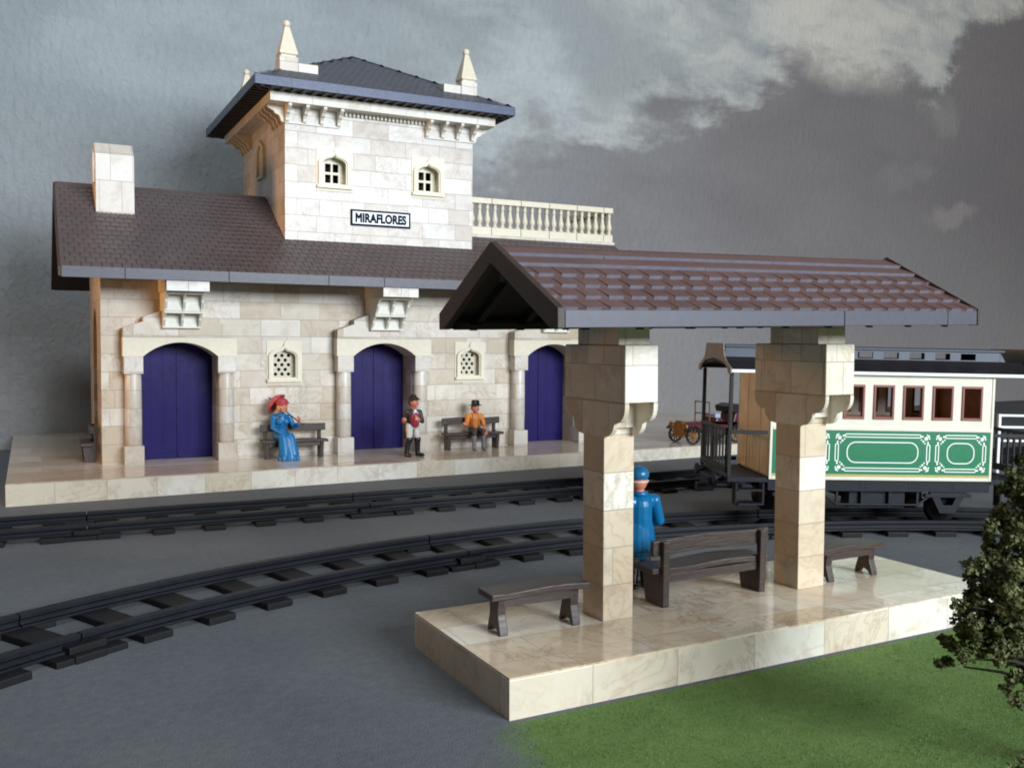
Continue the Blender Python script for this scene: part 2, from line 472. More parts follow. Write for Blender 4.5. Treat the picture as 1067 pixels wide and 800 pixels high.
def fibre_mat():
    m, nt, bs = new_mat('felt_fibre')
    oi = noise(nt, objco(nt), 3.1, 3, .6)
    nt.links.new(ramp(nt, oi, [(.3, (.072, .135, .034)), (.7, (.155, .238, .068))]), bs.inputs['Base Color'])
    bs.inputs['Roughness'].default_value = .9; bs.inputs['Specular IOR Level'].default_value = .1
    return m
b = B()
rg = random.Random(3)
for i in range(30000):
    x = rg.uniform(2.8, 12.5); y = 7.39 - 4.6 * rg.random() ** 1.15
    if y < 4.2 - (x - 7) * .45: continue
    lim = 3.72 - (7.31 - y) * .256
    if x < lim - .05 + abs(rg.gauss(0, .24)): continue
    h = rg.uniform(.008, .024); a = rg.uniform(0, 6.28); w = .0035
    lean = rg.uniform(.0, .02); c = rg.uniform(0, 6.28)
    p = [b.bm.verts.new((x - w * math.cos(a), y - w * math.sin(a), .004)), b.bm.verts.new((x + w * math.cos(a), y + w * math.sin(a), .004)),
         b.bm.verts.new((x + lean * math.cos(c), y + lean * math.sin(c), .006 + h))]
    b._f(p)
tag(obj('grass', b, fibre_mat()), 'short green fibres standing on the felt lawn', 'grass', kind='stuff')

# backdrop wall: rough plaster with a printed cloud sky
def backdrop_mat():
    m, nt, bs = new_mat('printed_sky_plaster')
    co = objco(nt)
    sp = nt.nodes.new('ShaderNodeSeparateXYZ'); nt.links.new(co, sp.inputs[0])
    wv = nt.nodes.new('ShaderNodeVectorMath'); wv.operation = 'ADD'; nt.links.new(co, wv.inputs[0])
    nz = nt.nodes.new('ShaderNodeTexNoise'); nz.inputs['Scale'].default_value = .12; nz.inputs['Detail'].default_value = 5; nz.inputs['Roughness'].default_value = .6
    nt.links.new(co, nz.inputs['Vector'])
    sc = nt.nodes.new('ShaderNodeVectorMath'); sc.operation = 'MULTIPLY_ADD'; nt.links.new(nz.outputs['Color'], sc.inputs[0])
    sc.inputs[1].default_value = (9, 0, 5); sc.inputs[2].default_value = (-4.5, 0, -2.5)
    nt.links.new(sc.outputs[0], wv.inputs[1])
    sw = nt.nodes.new('ShaderNodeSeparateXYZ'); nt.links.new(wv.outputs[0], sw.inputs[0])
    X, Z = sw.outputs[0], sw.outputs[2]
    def blob(cx, cz, rx, rz, ang=0, soft=1.0):
        ca, sa = math.cos(R(ang)), math.sin(R(ang))
        dx = math_n(nt, 'SUBTRACT', X, cx); dz = math_n(nt, 'SUBTRACT', Z, cz)
        a = math_n(nt, 'DIVIDE', math_n(nt, 'ADD', math_n(nt, 'MULTIPLY', dx, ca), math_n(nt, 'MULTIPLY', dz, sa)), rx)
        c = math_n(nt, 'DIVIDE', math_n(nt, 'SUBTRACT', math_n(nt, 'MULTIPLY', dz, ca), math_n(nt, 'MULTIPLY', dx, sa)), rz)
        d = math_n(nt, 'ADD', math_n(nt, 'MULTIPLY', a, a), math_n(nt, 'MULTIPLY', c, c))
        n = nt.nodes.new('ShaderNodeMapRange'); n.interpolation_type = 'SMOOTHSTEP'
        nt.links.new(d, n.inputs[0]); n.inputs[1].default_value = 1.6 * soft; n.inputs[2].default_value = .1
        n.inputs[3].default_value = 0; n.inputs[4].default_value = 1
        return n.outputs[0]
    lr = nt.nodes.new('ShaderNodeMapRange'); nt.links.new(X, lr.inputs[0]); lr.inputs[1].default_value = 0; lr.inputs[2].default_value = 50
    low = ramp(nt, lr.outputs[0], [(0, (.30, .322, .335)), (.22, (.30, .318, .33)), (.36, (.26, .262, .275)), (.6, (.215, .198, .202)), (1, (.19, .168, .165))])
    hi = ramp(nt, lr.outputs[0], [(0, (.27, .305, .325)), (.2, (.29, .325, .343)), (.36, (.44, .475, .485)), (.55, (.50, .50, .475)), (1, (.56, .52, .46))])
    # ragged top of the dark cloud bank
    xn = nt.nodes.new('ShaderNodeMapRange'); nt.links.new(X, xn.inputs[0]); xn.inputs[1].default_value = BANK[0][0]; xn.inputs[2].default_value = BANK[-1][0]
    span = BANK[-1][0] - BANK[0][0]
    hz = ramp(nt, xn.outputs[0], [((x_ - BANK[0][0]) / span, z_ / 40) for x_, z_ in BANK])
    st = nt.nodes.new('ShaderNodeMapping'); nt.links.new(co, st.inputs[0]); st.inputs['Scale'].default_value = (.6, 1, 1.3); st.inputs['Rotation'].default_value = (0, R(18), 0)
    cl = noise(nt, st.outputs[0], .22, 7, .62, dist=.4)
    cl2 = noise(nt, st.outputs[0], .55, 6, .65, dist=.3)
    dz = math_n(nt, 'SUBTRACT', sp.outputs[2], math_n(nt, 'MULTIPLY', hz, 40.0))
    wob = math_n(nt, 'ADD', math_n(nt, 'MULTIPLY', math_n(nt, 'SUBTRACT', cl, .5), 7.0), math_n(nt, 'MULTIPLY', math_n(nt, 'SUBTRACT', cl2, .5), 5.0))
    ab = nt.nodes.new('ShaderNodeMapRange'); ab.interpolation_type = 'SMOOTHSTEP'; nt.links.new(math_n(nt, 'ADD', dz, wob), ab.inputs[0])
    ab.inputs[1].default_value = -.7; ab.inputs[2].default_value = 1.3
    hv = mixc(nt, ramp(nt, cl2, [(.38, .75), (.62, 0.0)]), hi, (.27, .295, .31))
    low = mixc(nt, ramp(nt, cl, [(.36, .55), (.62, 0.0)]), low, (.165, .152, .158))
    c = mixc(nt, ab.outputs[0], low, hv)
    lo = nt.nodes.new('ShaderNodeMapRange'); nt.links.new(Z, lo.inputs[0]); lo.inputs[1].default_value = 10; lo.inputs[2].default_value = 0
    c = mixc(nt, math_n(nt, 'MULTIPLY', lo.outputs[0], .5), c, (.36, .35, .342))
    for (cx, cz, rx, rz, an, col, amt) in BLOBS:
        f = math_n(nt, 'MULTIPLY', blob(cx, cz, rx, rz, an), ramp(nt, cl2, [(.36, amt * .45), (.58, amt)]))
        c = mixc(nt, f, c, col)
    nt.links.new(c, bs.inputs['Base Color'])
    bs.inputs['Roughness'].default_value = .75; bs.inputs['Specular IOR Level'].default_value = .3
    pm = nt.nodes.new('ShaderNodeMapping'); nt.links.new(co, pm.inputs[0]); pm.inputs['Scale'].default_value = (2.2, 2, 1.1); pm.inputs['Rotation'].default_value = (0, R(-35), 0)
    pl = math_n(nt, 'ADD', noise(nt, pm.outputs[0], 2.2, 5, .6, dist=.8), math_n(nt, 'MULTIPLY', noise(nt, co, 7, 3, .6), .35))
    bump(nt, pl, bs, .10, .8)
    return m

def wall_pt(px, py, Yw=32.3):
    d = fw + rr_ * ((px - 533.5) / F_PX) - uu_ * ((py - 400) / F_PX)
    t = Yw / d.y
    return d.x * t, CAM_H + d.z * t
BLOBS = []
def blob_px(px, py, rx, rz, an, col, amt):
    X_, Z_ = wall_pt(px, py); BLOBS.append((X_, Z_, rx, rz, an, col, amt))
BANK = [wall_pt(x_, y_) for x_, y_ in ((300, 330), (420, 250), (500, 172), (560, 152), (606, 143), (675, 127), (760, 115), (800, 106), (812, 84), (860, 72), (920, 80), (950, 88), (976, 96), (990, 50), (1030, 25), (1067, 5), (1120, -60))]
blob_px(230, 40, 5, 2.0, 10, (.42, .46, .48), .45)
blob_px(615, 45, 3.4, 2.2, -10, (.30, .325, .335), .9)
blob_px(530, 95, 2.6, 2.4, 0, (.50, .53, .54), .6)
blob_px(875, 25, 5.5, 2.4, -14, (.62, .58, .52), .8)
blob_px(1003, 226, 2.2, .55, 14, (.34, .31, .285), .55)
blob_px(955, 185, 1.8, .5, 20, (.27, .26, .255), .35)
blob_px(985, 118, 1.3, .9, 0, (.34, .32, .30), .4)
b = B(); b.box(-45, 110, 32.3, 32.8, -.2, 34)
tag(obj('backdrop', b, backdrop_mat()), 'plastered wall behind the model printed with a stormy cloud sky', 'backdrop', kind='structure')

# ------------------------------------------------------------------ station platform
p = thing('station_platform', 'long low cream stone platform carrying the station building', 'platform', (0, 0, 0), MS)
b = B(); b.box(.0, 24.5, .0, 10.45, -.25, ZP - .03)
obj('edge_course', b, M['paving_edge'], p, .006)
b = B(); b.box(.008, 24.49, .008, 10.44, ZP - .03, ZP)
obj('paving', b, M['paving'], p)

# ------------------------------------------------------------------ station building
st = thing('station_building', 'cream stone toy station with tower, brown roof and three navy doors', 'station', (1.95, 2.3, ZP), MS)
WX0, WX1, WY, WZ1 = 1.95, 15.6, 2.3, 5.2
PC = (3.68, 8.75, 13.82)           # portal middles
NC = (6.20, 11.33)                 # niche windows between the doors
doorholes = [(c - .86, c + .86, ZP - 1, 3.36) for c in PC]
nicheholes = [(c - .34, c + .34, 2.41, 3.2) for c in NC]
b = B(); holes_wall(b, WX0, WX1, ZP, WZ1, [(h[0], h[1], ZP - 1, h[3]) for h in doorholes] + nicheholes, WY, WY + .7)
b.box(WX0, WX1, 6.1, 6.5, ZP, WZ1)
# gable end walls; the left one has a tall arched recess
gp = [(3.0, ZP), (6.1, ZP), (6.1, WZ1), (4.45, 6.75), (3.0, 5.85), ]
ar = [(3.7, .475)] + [(y, z) for y, z in arc_pts(4.45, 3.6, .75, .55)] + [(5.2, .475)]
gl = [(3.0, ZP), (3.7, ZP)] + [(y, z) for y, z in arc_pts(4.45, 3.6, .75, .55)] + [(5.2, ZP), (6.1, ZP), (6.1, WZ1), (4.45, 6.75), (3.0, 5.85)]
b.prism([gl], WX0, WX0 + .4, 0)
b.prism([gp], WX1 - .4, WX1, 0)
obj('wall', b, M['stone'], st, .008)
b = B(); b.box(WX0 + .25, WX0 + .3, 3.6, 5.3, ZP, 4.3)
obj('side_door', b, M['barge'], st)

for c in PC:
    # blue double door
    b = B()
    b.box(c - .95, c + .95, 2.93, 3.0, ZP, 3.45)
    for x0, x1 in ((c - .84, c - .012), (c + .012, c + .84)):
        b.box(x0, x1, 2.905, 2.93, ZP + .01, 3.4)
        for k in range(1, 3):
            xx = x0 + (x1 - x0) * k / 3
            b.box(xx - .012, xx + .012, 2.897, 2.905, ZP + .15, 3.38)
        b.box(x0 + .02, x1 - .02, 2.885, 2.905, ZP + .02, ZP + .14)
    obj('door', b, M['door'], st)
    # portal: two half columns, capitals, arch stone and stepped gable stones
    for sx in (-1, 1):
        cx = c + sx * 1.055
        b = B()
        b.box(cx - .215, cx + .215, 1.93, 2.3, ZP, .91)
        b.lathe([(.185, .91), (.19, 1.4), (.188, 2.0), (.182, 2.6)], (cx, 2.13, 0), 24)
        b.box(cx - .16, cx + .16, 2.13, 2.3, .91, 2.6)
        b.box(cx - .21, cx + .21, 1.935, 2.3, 2.6, 3.005)
        obj('column', b, M['column_stone'], st, .008)
    b = B()
    arch = [(c - 1.29, 3.005)] + arc_pts(c, 3.005, .845, .33) + [(c + 1.29, 3.005), (c + 1.29, 3.45), (c - 1.29, 3.45)]
    b.prism([arch], 1.93, 2.295, 1)
    inner = [(c - .87, 3.0)] + arc_pts(c, 3.0, .845, .33) + [(c + .87, 3.0), (c + .87, 3.4), (c - .87, 3.4)]
    b.prism([inner], 2.3, 2.88, 1)
    obj('arch_stone', b, M['cream'], st, .006)
    b = B()
    g = [(c - 1.28, 3.455), (c + 1.28, 3.455), (c + 1.28, 3.67), (c + .84, 3.82), (c + .84, 3.93), (c + .3, 4.12), (c - .3, 4.12), (c - .84, 3.93), (c - .84, 3.82), (c - 1.28, 3.67)]
    b.prism([g], 1.925, 2.3, 1)
    obj('gable_stones', b, M['stone'], st, .006)
    # corbel under the eave: a stepped frame of two by two cells with a slab on top
    b = B()
    tiers = [(3.665, 4.06, 1.82, 1.46), (4.06, 4.49, 1.44, 1.06)]
    for z0, z1, yb, yt in tiers:
        h = z1 - z0
        prof = [(2.3, z0), (yb, z0), (yb - .01, z0 + .12 * h), (yb - .08, z0 + .30 * h), (yb - .15, z0 + .48 * h), (yb - .16, z0 + .6 * h), (yb - .27, z0 + .84 * h), (yt, z0 + .93 * h), (yt, z1), (2.3, z1)]
        for x in (-.43, -.03, .37):
            b.prism([prof], c + x, c + x + .06, 0)
        b.box(c - .428, c + .428, yt + .006, 2.3, z1 - .05, z1 - .002)
        b.box(c - .4, c + .4, (yb + yt) / 2 + .22, 2.3, z0, z1 - .05)
    b.box(c - .428, c + .428, 1.80, 2.3, 3.667, 3.70)
    obj('corbel', b, M['white_cream'], st, .005)
    b = B(); b.box(c - .46, c + .005, .76, 2.3, 4.495, 4.86); b.box(c + .01, c + .47, .765, 2.3, 4.495, 4.86)
    obj('corbel_slab', b, M['tower_stone'], st, .006)

def ogee(cx, z0, hw, zs, rise, n=14):
    """basket arch with a small pointed tip, outline starting bottom left, clockwise"""
    left = []
    for i in range(n + 1):
        t = i / n; t = 1 - math.cos(t * math.pi / 2)
        left.append((cx - hw + hw * t, zs + rise * (.72 * math.sqrt(max(0, 1 - (1 - t) ** 2)) + .28 * t ** 9)))
    right = [(2 * cx - x, z) for x, z in left[:-1][::-1]]
    return [(cx - hw, z0)] + left + right + [(cx + hw, z0)]

def ogee_window(parent, cx, z0, hw, zs, rise, yf, kind, M_='y'):
    """arched stone frame standing proud of the wall, set-back sash or lattice"""
    b = B()
    fl = .04
    plate = [(cx - hw - .13, z0 - .16), (cx + hw + .13, z0 - .16), (cx + hw + .13, zs + rise + .17), (cx - hw - .13, zs + rise + .17)]
    b.prism([plate[::-1], ogee(cx, z0, hw, zs, rise)], yf - .02, yf + .06, 1)
    outer = ogee(cx, z0 - .06, hw + .085, zs, rise + .09)
    b.prism([outer, ogee(cx, z0, hw, zs, rise)], yf - .085, yf - .0225, 1)
    b.prism([ogee(cx, z0, hw, zs, rise), ogee(cx, z0 + .03, hw - .035, zs - .01, rise - .02)], yf - .05, yf + .0, 1)
    b.box(cx - hw - .12, cx + hw + .12, yf - .095, yf - .02, z0 - .085, z0 - .012)
    zt = zs + rise + .07
    b.prism([[(cx - .022, zt), (cx + .03, zt), (cx + .05, zt + .11), (cx + .025, zt + .10)]], yf - .06, yf - .022, 1)
    fr = obj('window', b, M['frame'], parent, .006)
    yb = yf + (.24 if kind == 'sash' else .17)
    b = B()
    o = ogee(cx, z0, hw, zs, rise)
    ob = [(x, z) for x, z in ogee(cx, z0 - .03, hw + .05, zs, rise + .04)]
    b.prism([ob, o], yf + .0, yb, 1)
    obj('reveal', b, M['cream'], fr)
    b = B()
    if kind == 'sash':
        L, Rr, zb, zt2 = cx - hw - .01, cx + hw + .01, z0 - .01, zs + rise
        holes = []
        hx = hw * .60; pane_w = hw * .44
        for sx in (-1, 1):
            for k in (0, 1):
                c0 = cx + sx * .30 * hw - .0
                zz = z0 + .09 + k * .275
                holes.append((c0 - pane_w / 2, c0 + pane_w / 2, zz, zz + .21))
        holes_wall(b, L, Rr, zb, zt2, holes, yb - .02, yb + .04)
        obj('sash', b, M['frame'], fr, .004)
    else:
        L, Rr, zb, zt2 = cx - hw - .01, cx + hw + .01, z0 - .01, zs + rise
        loops = [[(L, zb), (Rr, zb), (Rr, zt2), (L, zt2)]]
        for k in range(5):
            m = 3 if k % 2 == 0 else 2
            for i in range(m):
                hx = cx - .02 + (i - (m - 1) / 2) * .165; hz = z0 + .11 + k * .118
                loops.append([(hx + 0.046 * math.cos(a * math.pi / 4), hz + 0.046 * math.sin(a * math.pi / 4)) for a in range(8)])
        b.prism(loops, yb - .02, yb + .03, 1)
        obj('lattice', b, M['lattice'], fr)
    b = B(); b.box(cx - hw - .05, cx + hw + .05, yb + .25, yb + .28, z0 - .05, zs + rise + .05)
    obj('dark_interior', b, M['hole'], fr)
    return fr

for c in NC: ogee_window(st, c, 2.43, .315, 2.98, .235, WY, 'lattice')

# main roof
EY, EZ, RY, RZ = .72, 4.95, 4.42, 7.22
RX0, RX1 = 1.08, 16.46
TX0, TX1, TY0, TY1 = 6.23, 11.38, 2.28, 7.4     # tower
slope = Vector((0, RY - EY, RZ - EZ)); SL = slope.length; sv = slope.normalized()
TER_Y = 3.02; TER_S = (TER_Y - EY) / (RY - EY) * SL
b = B()
keepf = lambda x, s_: not (x + RX0 > TX1 and s_ > TER_S)
tile_slope(b, (RX0, EY, EZ), (1, 0, 0), sv, RX1 - RX0, SL, 19, .205, .022, .014, keepf, .0025)
rf = obj('roof', b, [M['roof'], M['roof_lip']], st)
b = B()
prof = [(EY + .02, EZ - .21), (EY + .02, EZ - .012), (RY, RZ - .012), (2 * RY - EY, EZ - .012), (2 * RY - EY, EZ - .21), (RY, RZ - .24)]
b.prism([prof], RX0 + .01, TX1 - .3, 0)
zt = EZ + (TER_Y - EY) / (RY - EY) * (RZ - EZ)
prof = [(EY + .02, EZ - .21), (EY + .02, EZ - .012), (TER_Y, zt - .012), (2 * RY - TER_Y, zt - .012), (2 * RY - EY, EZ - .012), (2 * RY - EY, EZ - .21), (2 * RY - TER_Y, zt - .26), (TER_Y, zt - .26)]
b.prism([prof], TX1 - .298, RX1 - .01, 0)
obj('roof_deck', b, M['barge'], st)
b = B()
xs = [RX0, 4.57, 9.0, 12.5, 15.1, RX1]
# eave board in lengths
xs = [RX0 + .02, 2.36, 4.57, 6.9, 8.3, 11.3, 14.4, RX1]
for x0, x1 in zip(xs, xs[1:]): b.box(x0 + .006, x1 - .006, EY - .01, EY + .018, EZ - .225, EZ + .012)
obj('eave_board', b, M['roof_edge'], st, .004)
b = B()
for k in range(10):
    x0 = RX0 + k * 1.71
    if x0 + 1.7 < TX0 + .2: b.prism([[(RY - .16, RZ - .075), (RY, RZ + .035), (RY + .16, RZ - .075), (RY, RZ - .03)]], x0 + .01, x0 + 1.7, 0)
obj('ridge_cap', b, M['roof'], st)
b = B(); b.prism([[(EY, EZ - .2), (RY, RZ - .2), (2 * RY - EY, EZ - .2), (2 * RY - EY, EZ + .0), (RY, RZ + .01), (EY, EZ + .0)]], RX0 - .035, RX0 + .008, 0)
obj('bargeboard', b, M['barge'], st)
b = B(); b.prism([[(EY, EZ - .2), (TER_Y, zt - .2), (TER_Y, zt), (EY, EZ)]], RX1 - .008, RX1 + .03, 0)
obj('bargeboard', b, M['barge'], st)

# chimney
b = B()
cy0 = 3.05
b.prism([[(cy0, 6.2), (cy0 + .03, 7.80), (cy0 + .16, 7.86), (cy0 + .5, 8.12), (cy0 + 1.25, 8.12), (cy0 + 1.6, 7.86), (cy0 + 1.75, 7.8), (cy0 + 1.78, 6.2)]], 1.93, 2.79, 0)
ch = obj('chimney', b, marble('chimney_stone', .5, .75, base=(.69, .67, .64), dark=(.60, .55, .49), veins=.4, off=(.19, .2, .05), rough=.4, squash=1.0), st, .012)
b = B(); b.prism([[(cy0 + .12, 7.80), (cy0 + .45, 7.95), (cy0 + .62, 7.95), (cy0 + .3, 7.12), (cy0 + .12, 7.12)]], 1.88, 1.93, 0)
obj('side_slab', b, M['tower_stone'], ch)

# ------------------------------------------------------------------ tower
TZ0, TZ1 = 4.9, 9.42
WN = [(7.49, 'l'), (10.06, 'r')]
winholes = [(c - .36, c + .36, 7.33, 8.13) for c, _ in WN]
b = B()
holes_wall(b, TX0, TX1, TZ0, TZ1, winholes, TY0, TY0 + .4)
b.box(TX0, TX0 + .4, TY0 + .4, TY1 - .4, TZ0, TZ1); b.box(TX1 - .4, TX1, TY0 + .4, TY1 - .4, TZ0, TZ1)
b.box(TX0, TX1, TY1 - .4, TY1, TZ0, TZ1)
tw = obj('tower', b, M['tower_stone'], st, .006)
for c, _ in WN: ogee_window(st, c, 7.36, .335, 7.90, .235, TY0, 'sash')
# blind pointed window on the left face of the tower
b = B()
TT = Matrix(((0, 1, 0, TX0), (1, 0, 0, 0), (0, 0, 1, 0), (0, 0, 0, 1)))   # wall frame: (along y, out of wall -y)
b.prism([ogee(4.87, 7.78, .42, 8.5, .34), ogee(4.87, 7.86, .30, 8.5, .24)], -.09, .0, 1, TT)
b.prism([ogee(4.87, 7.86, .30, 8.5, .24)], -.02, -.0, 1, TT)
obj('side_window', b, M['cream'], tw, .006)
# cornice beam
def ring(b, x0, x1, y0, y1, t, z0, z1):
    b.box(x0, x1, y0, y0 + t, z0, z1); b.box(x0, x1, y1 - t, y1, z0, z1)
    b.box(x0, x0 + t, y0 + t, y1 - t, z0, z1); b.box(x1 - t, x1, y0 + t, y1 - t, z0, z1)
b = B(); CO = .46
ring(b, TX0 - CO, TX1 + CO, TY0 - CO, TY1 + CO, .5, 9.22, 9.45)
cor = obj('cornice', b, marble('cornice_stone', 1.5, 2, base=(.72, .69, .62), dark=(.64, .58, .48), veins=.2, off=(.4, .2, .7)), tw, .006)
b = B()
for i in range(22):
    x = TX0 + 1.42 + i * .106
    b.box(x, x + .055, TY0 - .10, TY0, 9.13, 9.219)
obj('dentils', b, M['white_cream'], tw)
# corbel plates beneath the beam, four to a corner on each face
cprof = [(0, 8.82), (.05, 8.82), (.10, 8.86), (.11, 8.93), (.15, 8.99), (.24, 9.02), (.27, 9.08), (.38, 9.13), (.42, 9.16), (.42, 9.22), (0, 9.22)]
for px_ in range(4):
    for grp in (0, 1):
        x = (TX0 - .0 + px_ * .44) if grp == 0 else (TX1 - .085 - px_ * .44)
        b = B(); b.prism([[(TY0 - a, z) for a, z in cprof]], x, x + .085, 0)
        obj('cornice_bracket', b, M['white_cream'], tw, .004)
        y = (TY0 + .0 + px_ * .36) if grp == 0 else (TY1 - .085 - px_ * .36)
        b = B(); b.prism([[(TX0 - a, z) for a, z in cprof]], y + .001, y + .085, 1)
        obj('cornice_bracket', b, M['cream'], tw, .004)
        b = B(); b.prism([[(TX1 + a, z) for a, z in cprof]], y + .001, y + .085, 1)
        obj('cornice_bracket', b, M['white_cream'], tw, .004)
b = B()
for grp in (0, 1):
    x0, x1 = (TX0, TX0 + 1.40) if grp == 0 else (TX1 - 1.40, TX1)
    b = B(); b.box(x0, x1, TY0 - .05, TY0 - .001, 8.80, 8.85)
    obj('bracket_ledge', b, M['white_cream'], tw)
# tower roof: pyramid of slates over a blue eave board
OX0, OX1, OY0, OY1 = 5.33, 12.20, 1.40, 8.28
ZE0, ZE1 = 9.46, 9.665
AP = Vector(((OX0 + OX1) / 2, (OY0 + OY1) / 2, 11.42))
b = B()
corners = [Vector((OX0, OY0, ZE1)), Vector((OX1, OY0, ZE1)), Vector((OX1, OY1, ZE1)), Vector((OX0, OY1, ZE1))]
for k in range(4):
    a, c = corners[k], corners[(k + 1) % 4]
    mid = (a + c) / 2; up = AP - mid; Hs = up.length; L = (c - a).length
    kp = lambda x, s_, L=L, Hs=Hs: abs(x - L / 2) < L / 2 * (1 - s_ / Hs) + .04
    tile_slope(b, a, c - a, up, L, Hs * .985, 18, .19, .018, .012, kp, .002)
tr = obj('tower_roof', b, [M['slate'], M['slate_lip']], st)
b = B()
vv = [b.bm.verts.new(q - Vector((0, 0, .012))) for q in corners]; va = b.bm.verts.new(AP - Vector((0, 0, .012)))
for k in range(4): b._f([vv[k], vv[(k + 1) % 4], va])
vl = [b.bm.verts.new((q.x, q.y, ZE0 + .02)) for q in corners]
b._f(vl)
for k in range(4): b._f([vv[k], vv[(k + 1) % 4], vl[(k + 1) % 4], vl[k]])
for i in range(26):
    x = OX0 + .12 + i * .262
    b.box(x, x + .1, OY0 + .03, OY0 + .5, ZE0 - .02, ZE0 + .018); b.box(x, x + .1, OY1 - .5, OY1 - .03, ZE0 - .02, ZE0 + .018)
    y = OY0 + .12 + i * .262
    b.box(OX0 + .03, OX0 + .44, y, y + .1, ZE0 - .02, ZE0 + .0175); b.box(OX1 - .44, OX1 - .03, y, y + .1, ZE0 - .02, ZE0 + .0175)
obj('roof_base', b, M['eave_dark'], tr)
b = B()
for k in range(4):
    d = AP - corners[k]
    b.tube([corners[k] + Vector((0, 0, .0)), corners[k] + d * .995 + Vector((0, 0, .0))], .035, 6)
obj('hip_ridge', b, M['slate'], tr)
b = B()
for x0, x1 in ((OX0, 6.2), (6.2, 8.6), (8.6, 11.2), (11.2, OX1)): b.box(x0 - .02 + .004, x1 + .02 - .03, OY0 - .03, OY0, ZE0, ZE1 + .02)
b.box(OX0 - .02, OX1 + .02, OY1, OY1 + .03, ZE0, ZE1 + .02)
b.box(OX0 - .03, OX0, OY0, OY1, ZE0, ZE1 + .02); b.box(OX1, OX1 + .03, OY0, OY1, ZE0, ZE1 + .02)
obj('eave_board', b, M['slate_edge'], tr, .005)
# corner pinnacles
for sx in (-1, 1):
    for sy in (-1, 1):
        cx = AP.x + sx * 2.45; cyy = AP.y + sy * 2.45
        T = Matrix.Translation((cx, cyy, 0))
        b = B()
        b.box(-.235, .235, -.235, .235, 9.8, 10.42, T)
        q = -sx
        b.box(min(q * .24, q * .74), max(q * .24, q * .74), -.215, .235, 9.85, 10.30, T)
        b.box(-.2, .2, min(-sy * .24, -sy * .7), max(-sy * .24, -sy * .7), 9.85, 10.28, T)
        pn = obj('pinnacle', b, M['tower_stone'], tr, .012)
        b = B()
        b.lathe([(.26, 10.425), (.26, 10.46), (.315, 10.50), (.315, 10.53), (.09, 11.16), (.07, 11.2)], (0, 0, 0), 4, T @ Matrix.Rotation(R(45), 4, 'Z'))
        for f in b.bm.faces: f.smooth = False
        b.ell((cx, cyy, 11.26), (.095, .095, .10))
        b.lathe([(.05, 11.16), (.05, 11.22)], (cx, cyy, 0), 12)
        obj('obelisk', b, M['cream'], pn)

# terrace with balustrade, right of the tower
b = B(); b.box(TX1 + .002, RX1 - .02, TER_Y + .02, 2 * RY - TER_Y, zt - .2, zt + .02)
b.box(TX1 + .001, RX1 + .02, TER_Y - .05, TER_Y + .25, zt - .01, zt + .075)
b.box(RX1 - .28, RX1 + .02, TER_Y + .25, 2 * RY - TER_Y, zt - .01, zt + .075)
te = obj('terrace', b, M['tower_stone'], st, .006)
BZ0, BZ1 = zt + .08, zt + 1.12
byy = TER_Y + .10
b = B()
seg = (RX1 - .02 - TX1) / 5.35
xs = [TX1 + .01 + i * seg for i in range(6)] + [RX1 - .005]
for x0, x1 in zip(xs, xs[1:]):
    b.box(x0 + .008, x1 - .008, byy - .09, byy + .09, BZ0, BZ0 + .22)
    b.box(x0 + .008, x1 - .008, byy - .10, byy + .10, BZ1 - .16, BZ1)
b.box(RX1 - .2, RX1 - .02, byy + .095, 2 * RY - TER_Y, BZ0, BZ0 + .22); b.box(RX1 - .21, RX1 - .01, byy + .105, 2 * RY - TER_Y, BZ1 - .16, BZ1)
bl = obj('balustrade_rail', b, M['cream'], st, .01)
bp = [(.075, 0), (.075, .05), (.05, .06), (.045, .09), (.085, .17), (.09, .23), (.06, .36), (.045, .48), (.05, .52), (.07, .54), (.05, .56), (.06, .66)]
hb = (BZ1 - .16) - (BZ0 + .22)
bm0 = None
nb = 21
spots = [(TX1 + .12 + i * (RX1 - .1 - TX1 - .12) / (nb - 1), byy) for i in range(nb)] + [(RX1 - .11, byy + .24 + i * .235) for i in range(10)]
for i, (x, y) in enumerate(spots):
    if bm0 is None:
        b = B(); b.lathe([(r_, z / .66 * hb) for r_, z in bp], (0, 0, 0), 12)
        me = bpy.data.meshes.new('baluster'); bmesh.ops.recalc_face_normals(b.bm, faces=b.bm.faces); b.bm.to_mesh(me); b.bm.free(); me.materials.append(M['cream']); bm0 = me
    o = bpy.data.objects.new('baluster', bm0); COL.objects.link(o); o.parent = st
    o.location = Vector((x, y, BZ0 + .22)) - BASE[st.name]

# name board on the tower
sg = thing('station_sign', 'white MIRAFLORES name board with dark border on the tower front', 'sign', (8.74, TY0, 6.58), MS)
b = B()
SX0, SX1, SZ0, SZ1 = 7.92, 9.56, 6.375, 6.79
b.box(SX0, SX1, TY0 - .035, TY0 - .004, SZ0, SZ1); obj('border', b, M['sign_navy'], sg, .004)
b = B(); b.box(SX0 + .05, SX1 - .05, TY0 - .042, TY0 - .0355, SZ0 + .05, SZ1 - .05); obj('board', b, M['sign_white'], sg)
cu = bpy.data.curves.new('lettering', 'FONT'); cu.body = 'MIRAFLORES'; cu.align_x = 'CENTER'; cu.align_y = 'CENTER'
cu.size = .36; cu.extrude = .004; cu.bevel_depth = .019; cu.bevel_resolution = 0; cu.space_character = 1.04
tmp = bpy.data.objects.new('lettering_src', cu); COL.objects.link(tmp)
bpy.context.view_layer.update()
dg = bpy.context.evaluated_depsgraph_get()
me = bpy.data.meshes.new_from_object(tmp.evaluated_get(dg))
bpy.data.objects.remove(tmp, do_unlink=True)
xsn = [v.co.x for v in me.vertices]; ysn = [v.co.y for v in me.vertices]
w_ = max(xsn) - min(xsn); h_ = max(ysn) - min(ysn); mx = (max(xsn) + min(xsn)) / 2; my = (max(ysn) + min(ysn)) / 2
